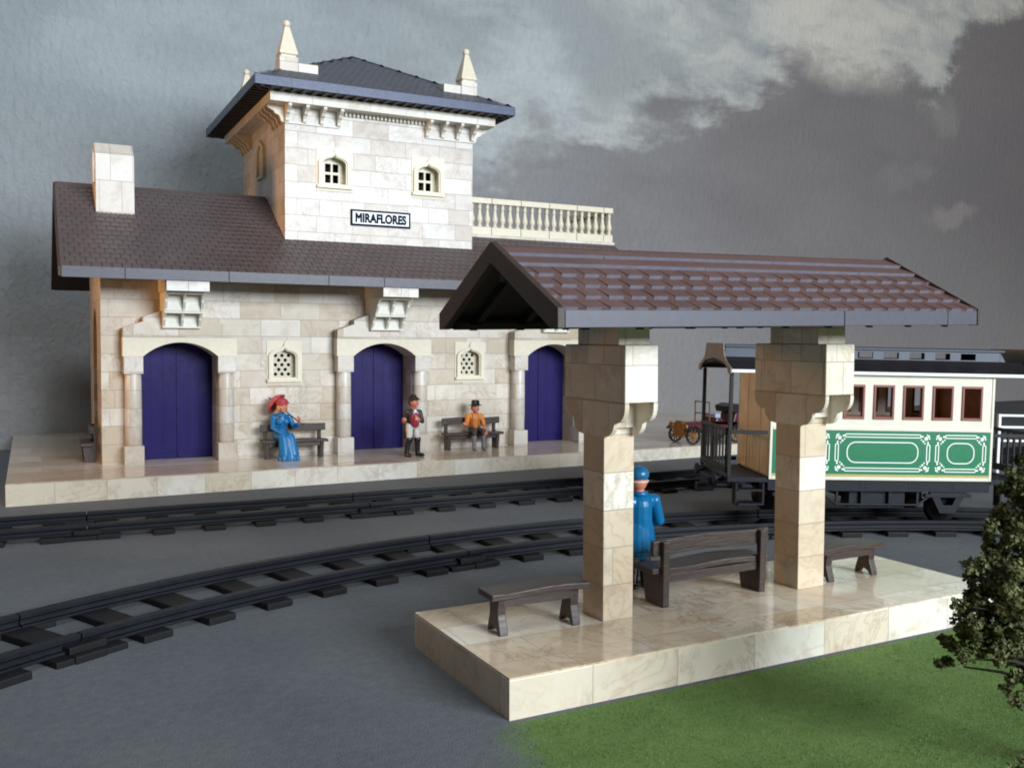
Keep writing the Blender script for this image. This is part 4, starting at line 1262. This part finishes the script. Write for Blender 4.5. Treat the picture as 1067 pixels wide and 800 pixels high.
class Fig:
    """a body modelled from capsules and ellipsoids fused into one continuous skin; colours follow the nearest piece"""
    def __init__(s): s.p = []; s.mats = []
    def m(s, mat):
        if mat not in s.mats: s.mats.append(mat)
        return s.mats.index(mat)
    def cap(s, p, q, r0_, r1_, mat): s.p.append(('c', Vector(p), Vector(q), r0_, r1_, s.m(mat))); return s
    def ell(s, c, r_, mat, rot=None): s.p.append(('e', Vector(c), Vector(r_), rot or Matrix.Identity(3), 0, s.m(mat))); return s
    def hand(s, wrist, d, palm_n, mat, curl=.5, k=1.0, thumb=1):
        """palm and five bent fingers; d points along the fingers, palm_n out of the palm"""
        d = Vector(d).normalized(); n = Vector(palm_n).normalized(); side = d.cross(n).normalized(); n = side.cross(d).normalized()
        w = Vector(wrist)
        c = w + d * .055 * k
        rot = Matrix((side, d, n)).transposed()
        s.ell(c, (.042 * k, .052 * k, .020 * k), mat, rot)
        for i, (o, L) in enumerate(((-.032, .062), (-.011, .074), (.011, .07), (.031, .054))):
            b0 = c + d * .036 * k + side * o * k
            a1 = curl * .7; d1 = d * math.cos(a1) + n * math.sin(a1)
            m1 = b0 + d1 * L * .5 * k
            a2 = curl * 2.0; d2 = d * math.cos(a2) + n * math.sin(a2)
            e = m1 + d2 * L * .5 * k
            s.cap(b0, m1, .0125 * k, .0118 * k, mat); s.cap(m1, e, .0118 * k, .0098 * k, mat)
        t0 = c - d * .02 * k + side * thumb * -.036 * k
        t1 = t0 + (d * .55 - side * thumb * .6 + n * .45).normalized() * .036 * k
        t2 = t1 + (d * .8 - side * thumb * .05 + n * .55).normalized() * .032 * k
        s.cap(t0, t1, .0145 * k, .013 * k, mat); s.cap(t1, t2, .013 * k, .0105 * k, mat)
        return s
    def head(s, c, r_, face, mat, k=1.0, nose=.035):
        """skull, jaw, nose, ears, brow, lips; face = direction the face looks"""
        f = Vector(face); f.normalize(); side = f.cross(Vector((0, 0, 1))).normalized(); up = side.cross(f)
        rot = Matrix((side, f, up)).transposed(); c = Vector(c)
        P = lambda a, b_, d: c + side * a * r_ + f * b_ * r_ + up * d * r_
        s.ell(c, (r_ * .86, r_ * .95, r_ * 1.08), mat, rot)
        s.ell(P(0, .18, -.55), (r_ * .62, r_ * .66, r_ * .52), mat, rot)
        s.cap(P(0, .90, .08), P(0, 1.10, -.22), r_ * .09, r_ * .16, mat)
        for q in (-1, 1):
            s.ell(P(q * .86, -.02, -.08), (r_ * .10, r_ * .17, r_ * .26), mat, rot)
            s.ell(P(q * .42, .62, -.28), (r_ * .28, r_ * .26, r_ * .24), mat, rot)
        s.cap(P(-.22, .82, -.60), P(.22, .82, -.60), r_ * .085, r_ * .085, mat)
        s.ell(P(0, .70, -.90), (r_ * .24, r_ * .2, r_ * .18), mat, rot)
        s.fr = (P, rot, r_)
        return s
    def build(s, parent, base, vox=.0085, smooth=2):
        b = B()
        for q in s.p:
            if q[0] == 'c': capsule(b, q[1], q[2], q[3], q[4])
            else: b.ell(q[1], q[2], q[3].to_4x4())
        me = bpy.data.meshes.new('body'); bmesh.ops.recalc_face_normals(b.bm, faces=b.bm.faces); b.bm.to_mesh(me); b.bm.free()
        o = bpy.data.objects.new('body_src', me); COL.objects.link(o)
        md = o.modifiers.new('fuse', 'REMESH'); md.mode = 'VOXEL'; md.voxel_size = vox; md.use_smooth_shade = True
        ms = o.modifiers.new('soft', 'SMOOTH'); ms.factor = .5; ms.iterations = smooth
        bpy.context.view_layer.update()
        dg = bpy.context.evaluated_depsgraph_get()
        nm = bpy.data.meshes.new_from_object(o.evaluated_get(dg))
        bpy.data.objects.remove(o, do_unlink=True)
        nm.materials.clear()
        for mm in s.mats: nm.materials.append(M[mm])
        inv = [q[3].transposed() if q[0] == 'e' else None for q in s.p]
        for f in nm.polygons:
            c = f.center; best = 1e9; bi = 0
            for q, iv in zip(s.p, inv):
                if q[0] == 'c':
                    d = q[2] - q[1]; t = max(0, min(1, (c - q[1]).dot(d) / max(d.length_squared, 1e-9)))
                    ds = (c - q[1] - d * t).length - (q[3] + (q[4] - q[3]) * t)
                else:
                    l = iv @ (c - q[1]); k = math.sqrt((l.x / q[2].x) ** 2 + (l.y / q[2].y) ** 2 + (l.z / q[2].z) ** 2)
                    ds = (k - 1) * min(q[2])
                if ds < best: best = ds; bi = q[5]
            f.material_index = bi
        for v in nm.vertices: pass
        o = bpy.data.objects.new('body', nm); COL.objects.link(o); o.parent = parent
        BASE[o.name] = Vector((0, 0, 0))
        return o
    def eyes(s, parent):
        P, rot, r_ = s.fr
        b = B()
        for q in (-1, 1): b.ell(P(q * .34, .80, .06), (r_ * .10, r_ * .08, r_ * .10), rot.to_4x4(), 10)
        b.tube([P(-.5, .78, .26), P(-.2, .92, .30)], r_ * .035, 6); b.tube([P(.5, .78, .26), P(.2, .92, .30)], r_ * .035, 6)
        obj('eyes', b, M['eye'], parent)

def figure(label, pos, frame, rz=0):
    return thing('person', label, 'person', (0, 0, 0), frame @ Matrix.Translation(pos) @ Matrix.Rotation(rz, 4, 'Z'))

# --- woman in blue, seated (local: x right, -y towards the viewer, z up from the platform)
w = figure('seated toy woman in a long blue dress and red bonnet, holding a parasol', (6.0, 1.70, ZP), MS)
f = Fig()
f.ell((-.02, .12, .60), (.20, .17, .16), 'dress')
f.cap((-.02, .11, .66), (-.01, .08, .88), .145, .135, 'dress')
f.cap((-.01, .08, .88), (0, .07, 1.02), .165, .15, 'dress'); f.cap((-.12, .08, 1.03), (.12, .08, 1.03), .075, .075, 'dress')
f.ell((-.07, -.05, .93), (.08, .08, .08), 'dress'); f.ell((.08, -.05, .93), (.08, .08, .08), 'dress')
for sx in (-1, 1):
    f.cap((sx * .09, .08, .56), (sx * .09 + .06, -.22, .56), .125, .10, 'dress')
    f.cap((sx * .09 + .06, -.22, .56), (sx * .11 + .10, -.30, .14), .11, .14, 'dress')
n = 11
for i in range(n):
    a = 2 * math.pi * i / n
    f.cap((.06 + .08 * math.cos(a), -.22 + .08 * math.sin(a), .48), (.10 + .235 * math.cos(a), -.27 + .19 * math.sin(a), .035), .04, .042, 'dress')
f.cap((.07, -.22, .5), (.10, -.27, .06), .12, .2, 'dress')
f.cap((0, .06, 1.06), (0, .04, 1.18), .06, .055, 'skin')
f.cap((-.19, .08, 1.03), (-.22, .06, .78), .075, .06, 'dress'); f.cap((-.22, .06, .78), (-.07, -.16, .66), .058, .048, 'dress')
f.hand((-.06, -.17, .655), (.7, -.45, -.3), (-.1, .1, -1), 'skin', .5, 1.15, 1)
f.cap((.19, .08, 1.03), (.30, .05, .80), .075, .06, 'dress'); f.cap((.30, .05, .80), (.38, -.12, .87), .058, .05, 'dress')
f.hand((.385, -.13, .89), (.15, -.1, 1), (-1, .1, .2), 'hand_red', 1.15, 1.3, -1)
f.head((.0, .02, 1.31), .145, (.35, -1, -.02), 'skin')
f.build(w, 0); f.eyes(w)
P, rot, r_ = f.fr
b = B(); b.ell(P(-.15, -.30, .02), (r_ * .98, r_ * .95, r_ * 1.05), rot.to_4x4(), 20)
for sx in (-1, 1): b.ell(P(sx * .78, .1, -.35), (r_ * .26, r_ * .34, r_ * .55), rot.to_4x4(), 12)
obj('hair', b, M['blond'], w)
b = B()
b.ell(P(-.08, -.12, .78), (r_ * 1.02, r_ * 1.05, r_ * .62), rot.to_4x4(), 24)
b.lathe([(r_ * .9, .0), (r_ * 1.16, -.012), (r_ * 1.19, .004), (r_ * .9, .03)], (0, 0, 0), 28, Matrix.Translation(P(-.02, .05, .66)) @ Matrix.Rotation(R(16), 4, 'X'))
obj('bonnet', b, M['red_hat'], w)
b = B(); b.tube([(-.17, -.02, 1.12), (-.09, -.075, 1.085), (0, -.09, 1.075), (.09, -.075, 1.085), (.17, -.02, 1.12)], .022, 8); obj('collar', b, M['dress'], w)
# parasol held over her shoulder
ps = thing('parasol', 'small open red parasol with dark stick held by the seated woman', 'parasol', (0, 0, 0), MS @ Matrix.Translation((6.0, 1.70, ZP)))
h0 = Vector((.415, -.10, .90)); h1 = Vector((-.20, .34, 1.47)); dv = (h1 - h0).normalized()
b = B(); b.tube([h0 - dv * .10, h1 + dv * .06], .016, 8); obj('stick', b, M['dark_wood'], ps)
T = Matrix.Translation(h1 - dv * .02) @ (-dv).to_track_quat('Z', 'Y').to_matrix().to_4x4()
b = B()
nn_ = 32
prof = [(.002, 0), (.09, .012), (.18, .05), (.25, .11), (.295, .18)]
rings = []
for r_, z in prof:
    ringv = []
    for i in range(nn_):
        a = 2 * math.pi * i / nn_
        sc = 1 + (.06 * abs(math.sin(4 * a)) - .03) * (r_ / .31)
        ringv.append(b.bm.verts.new(T @ Vector((r_ * sc * math.cos(a), r_ * sc * math.sin(a), z))))
    rings.append(ringv)
for k in range(len(rings) - 1):
    for i in range(nn_): 
        ff = b._f([rings[k][i], rings[k][(i + 1) % nn_], rings[k + 1][(i + 1) % nn_], rings[k + 1][i]])
        ff.smooth = True
o = obj('canopy', b, M['parasol'], ps); md = o.modifiers.new('thick', 'SOLIDIFY'); md.thickness = .012
# --- standing man in dark coat
w = figure('standing toy man in dark tailcoat, maroon waistcoat and tall black boots', (9.13, .93, ZP), MS)
f = Fig()
Q = (.45, -.85, 0)
for (hx, kx, ky, ax_, ay, tx) in ((-.085, -.10, -.03, -.155, .02, -.12), (.085, .12, -.04, .14, .0, .22)):
    f.cap((hx, 0, .78), (kx, ky, .46), .095, .07, 'breeches'); f.cap((kx, ky, .46), (ax_, ay, .10), .078, .062, 'black')
    f.cap((ax_, ay, .05), (tx + .02, ay - .12, .045), .058, .045, 'black'); f.ell((ax_, ay + .02, .035), (.06, .075, .035), 'black')
    f.cap((kx, ky, .44), (kx, ky, .40), .088, .082, 'black')
f.cap((.035, -.01, .76), (.02, -.0, .50), .075, .04, 'breeches_shade')  # darker filler between the legs, shade painted into the colour
f.ell((0, 0, .80), (.155, .12, .12), 'breeches')
f.cap((0, .0, .86), (0, 0, 1.08), .135, .15, 'coat_brown')
f.cap((.03, -.06, .85), (.035, -.075, 1.02), .122, .128, 'vest')
f.cap((.03, -.10, 1.03), (.03, -.10, 1.16), .065, .05, 'shirt_white')
f.cap((-.13, .01, 1.13), (.13, .01, 1.13), .075, .075, 'coat_brown')
f.cap((0, 0, 1.18), (.01, -.01, 1.26), .058, .055, 'skin2')
f.cap((-.17, .0, 1.13), (-.24, .06, .88), .064, .052, 'coat_brown'); f.cap((-.24, .06, .88), (-.30, -.10, .91), .05, .044, 'coat_brown')
f.hand((-.31, -.12, .915), (-.2, -1, .45), (1, 0, .1), 'skin2', .9, 1.25, 1)
f.cap((.19, .0, 1.13), (.25, -.04, .89), .068, .056, 'coat_brown'); f.cap((.25, -.04, .89), (.16, -.15, .93), .052, .045, 'coat_brown')
f.hand((.15, -.16, .935), (-.75, -.25, .35), (-.3, 1, 0), 'skin2', .5, 1.2, -1)
# coat tails
for tx in (-.15, .13):
    f.cap((tx, .07, .84), (tx * 1.22, .09, .48), .055, .035, 'coat_brown')
f.cap((0, .08, .84), (0, .10, .48), .08, .05, 'coat_brown')
f.head((.02, -.02, 1.385), .128, (.62, -1, .0), 'skin2')
f.build(w, 0); f.eyes(w)
P, rot, r_ = f.fr
b = B(); b.ell(P(0, -.2, .12), (r_ * .95, r_ * .92, r_ * .98), rot.to_4x4(), 18); obj('hair', b, M['coat_brown'], w)
b = B(); b.ell(P(0, -.04, .68), (r_ * .95, r_ * 1.02, r_ * .62), rot.to_4x4(), 20); b.lathe([(r_ * .4, 0), (r_ * .95, -.004), (r_ * 1.0, .012), (r_ * .4, .04)], (0, 0, 0), 20, Matrix.Translation(P(0, .45, .55)))
b.ell(P(.0, -.05, 1.3), (r_ * .6, r_ * .6, r_ * .3), rot.to_4x4(), 14)
obj('hat', b, M['black'], w)
b = B()
b.prism([[(.02, 1.13), (-.05, 1.155), (-.05, 1.095)]], -.175, -.15, 1); b.prism([[(.02, 1.13), (.09, 1.155), (.09, 1.095)]], -.175, -.15, 1)
obj('bow_tie', b, M['car_blue'], w)
# --- seated man with hat
w = figure('seated toy man in an orange shirt with braces and black hat', (11.26, 1.72, ZP), MS)
f = Fig()
f.ell((0, .10, .54), (.175, .15, .12), 'brown_trousers')
f.cap((0, .10, .62), (0, .07, .86), .13, .15, 'orange_shirt'); f.cap((-.13, .08, .90), (.13, .08, .90), .08, .08, 'orange_shirt')
f.cap((0, .06, .95), (0, .04, 1.03), .058, .055, 'skin2')
for sx, ox in ((-1, -.09), (1, .05)):
    f.cap((sx * .09, .06, .53), (sx * .10 + ox * .4, -.24, .50), .095, .075, 'brown_trousers')
    f.cap((sx * .10 + ox * .4, -.24, .50), (sx * .10 + ox * .5, -.25, .38), .074, .062, 'brown_trousers')
    f.cap((sx * .10 + ox * .5, -.25, .36), (sx * .10 + ox * .6, -.24, .09), .068, .056, 'grey_boots'); f.cap((sx * .10 + ox * .6, -.24, .05), (sx * .10 + ox * .7, -.36, .042), .055, .044, 'grey_boots')
f.cap((-.20, .08, .90), (-.24, .04, .70), .075, .062, 'orange_shirt'); f.cap((-.24, .04, .70), (-.28, -.04, .68), .06, .055, 'orange_shirt'); f.cap((-.28, -.04, .68), (-.37, -.14, .68), .046, .038, 'skin2')
f.hand((-.38, -.15, .68), (-.6, -.7, .15), (.5, -.3, .8), 'skin2', .95, 1.3, 1)
f.cap((.20, .08, .90), (.255, .04, .69), .075, .062, 'orange_shirt'); f.cap((.255, .04, .69), (.245, .0, .66), .06, .055, 'orange_shirt'); f.cap((.245, .0, .66), (.20, -.17, .57), .046, .038, 'skin2')
f.hand((.19, -.19, .565), (-.2, -.7, -.6), (-.3, .6, -.9), 'skin2', .45, 1.3, -1)
f.head((0, .02, 1.12), .118, (.12, -1, -.05), 'skin2')
f.build(w, 0); f.eyes(w)
P, rot, r_ = f.fr
b = B(); b.ell(P(0, -.28, .05), (r_ * .95, r_ * .86, r_ * .95), rot.to_4x4(), 18); obj('hair', b, M['coat_brown'], w)
b = B(); b.lathe([(r_ * 1.0, .0), (r_ * 1.5, .012), (r_ * 1.52, .024), (r_ * 1.0, .03), (r_ * .95, .13), (r_ * .80, .155), (r_ * .3, .135), (.002, .13)], (0, 0, 0), 26, Matrix.Translation(P(0, -.05, .55)))
obj('hat', b, M['black'], w)
b = B()
for sx in (-1, 1): b.tube([(sx * .085, -.055, .62), (sx * .085, -.078, .72), (sx * .085, -.088, .84), (sx * .085, -.05, .955), (sx * .085, .08, .99)], .013, 6)
obj('braces', b, M['brace'], w)
# --- man in blue coat, seen from behind
w = figure('toy man in a blue coat and blue cap seen from behind', (0, 0, 0), Matrix.Translation((6.72, 9.47, ZC)) @ Matrix.Scale(1.05, 4), R(0))
f = Fig()
for sx in (-1, 1):
    f.cap((sx * .085, 0, .56), (sx * .085, .0, .30), .085, .068, 'brown_trousers'); f.cap((sx * .085, 0, .27), (sx * .09, 0, .09), .073, .06, 'black')
    f.cap((sx * .09, .0, .05), (sx * .11, .13, .042), .058, .046, 'black'); f.ell((sx * .09, -.02, .035), (.058, .07, .035), 'black')
f.cap((0, 0, .60), (0, 0, .98), .15, .15, 'blue_coat')
for i in range(14):
    a = 2 * math.pi * i / 14
    f.cap((.08 * math.cos(a), .06 * math.sin(a), .74), (.135 * math.cos(a), .10 * math.sin(a), .47), .09, .075, 'blue_coat')
f.cap((0, 0, .6), (0, 0, .47), .14, .14, 'blue_coat')
f.cap((-.14, .0, 1.02), (.14, .0, 1.02), .085, .085, 'blue_coat')
f.cap((0, 0, 1.08), (0, .01, 1.17), .062, .06, 'skin2')
for sx in (-1, 1):
    f.cap((sx * .205, .0, 1.02), (sx * .275, -.01, .78), .078, .066, 'blue_coat'); f.cap((sx * .275, -.01, .78), (sx * .20, .17, .72), .064, .054, 'blue_coat')
    f.hand((sx * .19, .19, .715), (-sx * .8, .5, 0), (0, -.5, -1), 'skin2', .6, 1.2, sx)
f.head((.0, .02, 1.265), .118, (.35, 1, .0), 'skin2')
f.build(w, 0); f.eyes(w)
P, rot, r_ = f.fr
b = B(); b.lathe([(.092, 0), (.10, .012), (.10, .035), (.085, .05)], (0, 0, 0), 20, Matrix.Translation((0, 0, 1.095)))
obj('collar', b, M['blue_coat'], w)
b = B(); b.ell(P(0, -.02, .62), (r_ * 1.02, r_ * 1.08, r_ * .86), rot.to_4x4(), 24)
b.lathe([(.002, .028), (r_ * .75, .020), (r_ * 1.08, .0), (r_ * 1.1, -.012), (r_ * .7, -.004), (.002, .0)], (0, 0, 0), 24, Matrix.Translation(P(0, .42, .42)) @ Matrix.Rotation(R(-10), 4, 'X'))
b.ell(P(0, 0, 1.45), (r_ * .16, r_ * .16, r_ * .12), rot.to_4x4(), 10)
obj('cap', b, M['blue_cap'], w)
b = B(); b.tube([P(-.9, .1, .02), P(-.93, -.25, -.02), P(-.62, -.72, -.05), P(0, -.96, -.06), P(.62, -.72, -.05), P(.93, -.25, -.02), P(.9, .1, .02)], r_ * .05, 6)
obj('spectacle_strap', b, M['shirt_white'], w)

# ------------------------------------------------------------------ trees
def ray_pt(px, py, D):
    d = fw + rr_ * ((px - 533.5) / F_PX) - uu_ * ((py - 400) / F_PX)
    return Vector((0, 0, CAM_H)) + d * D
def leafy_tree(name, label, base, clumps, seed, trunk_top, leaf=.05, per=260):
    t = thing(name, label, 'tree', base)
    rg = random.Random(seed)
    b = B()
    bz = Vector(base)
    b.tube([bz, bz + (trunk_top - bz) * .5 + Vector((.03, .02, 0)), trunk_top], .075, 10, .03)
    for c, r_ in clumps:
        s_ = bz + (trunk_top - bz) * min(.95, max(.15, (c.z - bz.z) / max(.1, trunk_top.z - bz.z) * .75))
        b.tube([s_, s_.lerp(c, .55) + Vector((0, 0, .05)), s_.lerp(c, .9)], .02, 7, .006)
    obj('trunk', b, M['bark'], t)
    b = B()
    for c, r_ in clumps:
        sub = [(c + Vector((rg.gauss(0, 1), rg.gauss(0, 1), rg.gauss(0, .8))) * r_ * .5, r_ * rg.uniform(.3, .5)) for _ in range(9)]
        for k in range(int(per * (r_ / .2) ** 2)):
            q, rr2 = rg.choice(sub)
            d = Vector((rg.gauss(0, 1), rg.gauss(0, 1), rg.gauss(0, 1))).normalized()
            p_ = q + d * rr2 * rg.uniform(.45, 1.0)
            a = Vector((rg.gauss(0, 1), rg.gauss(0, 1), rg.gauss(0, 1))).normalized()
            e = a.cross(d)
            if e.length < .1: continue
            e.normalize(); a2 = d.cross(e).normalized() if rg.random() < .5 else a
            L = leaf * rg.uniform(.6, 1.25); W_ = L * .36
            v = [b.bm.verts.new(p_), b.bm.verts.new(p_ + a2 * L * .5 + e * W_ + d * L * .08), b.bm.verts.new(p_ + a2 * L), b.bm.verts.new(p_ + a2 * L * .5 - e * W_ + d * L * .08)]
            b._f(v)
    obj('crown', b, M['leaf'], t)
    return t
DT = 7.6
cl = [(1062, 508, .10), (1052, 540, .13), (1075, 545, .2), (1040, 575, .16), (1070, 595, .26), (1030, 610, .17), (1055, 640, .22), (1012, 635, .11), (1002, 655, .09), (992, 672, .075), (986, 690, .055), (1004, 684, .06), (1024, 668, .12), (1040, 680, .10), (1075, 650, .25), (1085, 690, .2), (1062, 705, .08), (1052, 718, .055), (1100, 560, .3), (1130, 610, .35), (1120, 680, .3), (1170, 640, .34), (1150, 560, .3), (1110, 500, .25), (1140, 470, .22), (1000, 628, .05), (1056, 500, .07), (1066, 520, .14), (1050, 560, .13), (1030, 590, .10), (1045, 605, .2), (1020, 622, .1), (1060, 615, .24), (1066, 660, .2), (1030, 650, .13), (1048, 690, .09), (1075, 480, .12), (1046, 512, .07), (1036, 548, .08), (1014, 600, .07), (986, 668, .06), (1018, 655, .12), (1060, 730, .06)]
rg0 = random.Random(5)
clumps = [(ray_pt(x, y, DT + rg0.uniform(-.25, .3)), r_) for x, y, r_ in cl]
tb = ray_pt(1118, 790, DT); tb.z = .0
leafy_tree('tree', 'dark leafy tree overhanging the right end of the shelter platform', tuple(tb), clumps, 11, ray_pt(1118, 500, DT), .042, 1700)
# low dark plant at the bottom right corner
DB = 6.4
pb = ray_pt(1075, 815, DB)
cl2 = [(ray_pt(1056, 797, DB), .045), (ray_pt(1076, 792, DB), .08), (ray_pt(1100, 800, DB), .11), (ray_pt(1085, 818, DB), .08)]
g0 = ray_pt(1085, 850, DB); g0.z = .018
leafy_tree('shrub', 'low dark shrub in the bottom right corner of the lawn', tuple(g0), cl2, 12, ray_pt(1085, 800, DB), .045, 300)

# ------------------------------------------------------------------ light
wd = bpy.data.worlds.new('World'); S.world = wd; wd.use_nodes = True
bg = wd.node_tree.nodes['Background']; bg.inputs[0].default_value = (1.0, .58, .27, 1); bg.inputs[1].default_value = .07
def area(name, loc, target, sx, sy, power, col, spread=180):
    l = bpy.data.lights.new(name, 'AREA'); l.shape = 'RECTANGLE'; l.size = sx; l.size_y = sy; l.energy = power; l.color = col
    l.spread = R(spread)
    o = bpy.data.objects.new(name, l); COL.objects.link(o); o.location = loc
    d = Vector(target) - Vector(loc); o.rotation_euler = d.to_track_quat('-Z', 'Y').to_euler()
    return o
area('window_light', (21, -35, 16.5), (9, 20, 4), 28, 15, 42000, (.86, .935, 1.0))
area('room_lamp', (-12, 23.2, 7.5), (7, 20, 5.5), 3, 3, 300, (1.0, .48, .15), 70)
area('backdrop_fill', (-1, -2, 36), (-1, 32, 5), 14, 10, 2000, (.88, .95, 1.0), 90)  # added fill lamp, lifts the station's shadow off the backdrop

S.view_settings.view_transform = 'Standard'; S.view_settings.look = 'None'; S.view_settings.gamma = 1
S.view_settings.exposure = 0
S.cycles.use_denoising = True
S.cycles.filter_width = 1.9
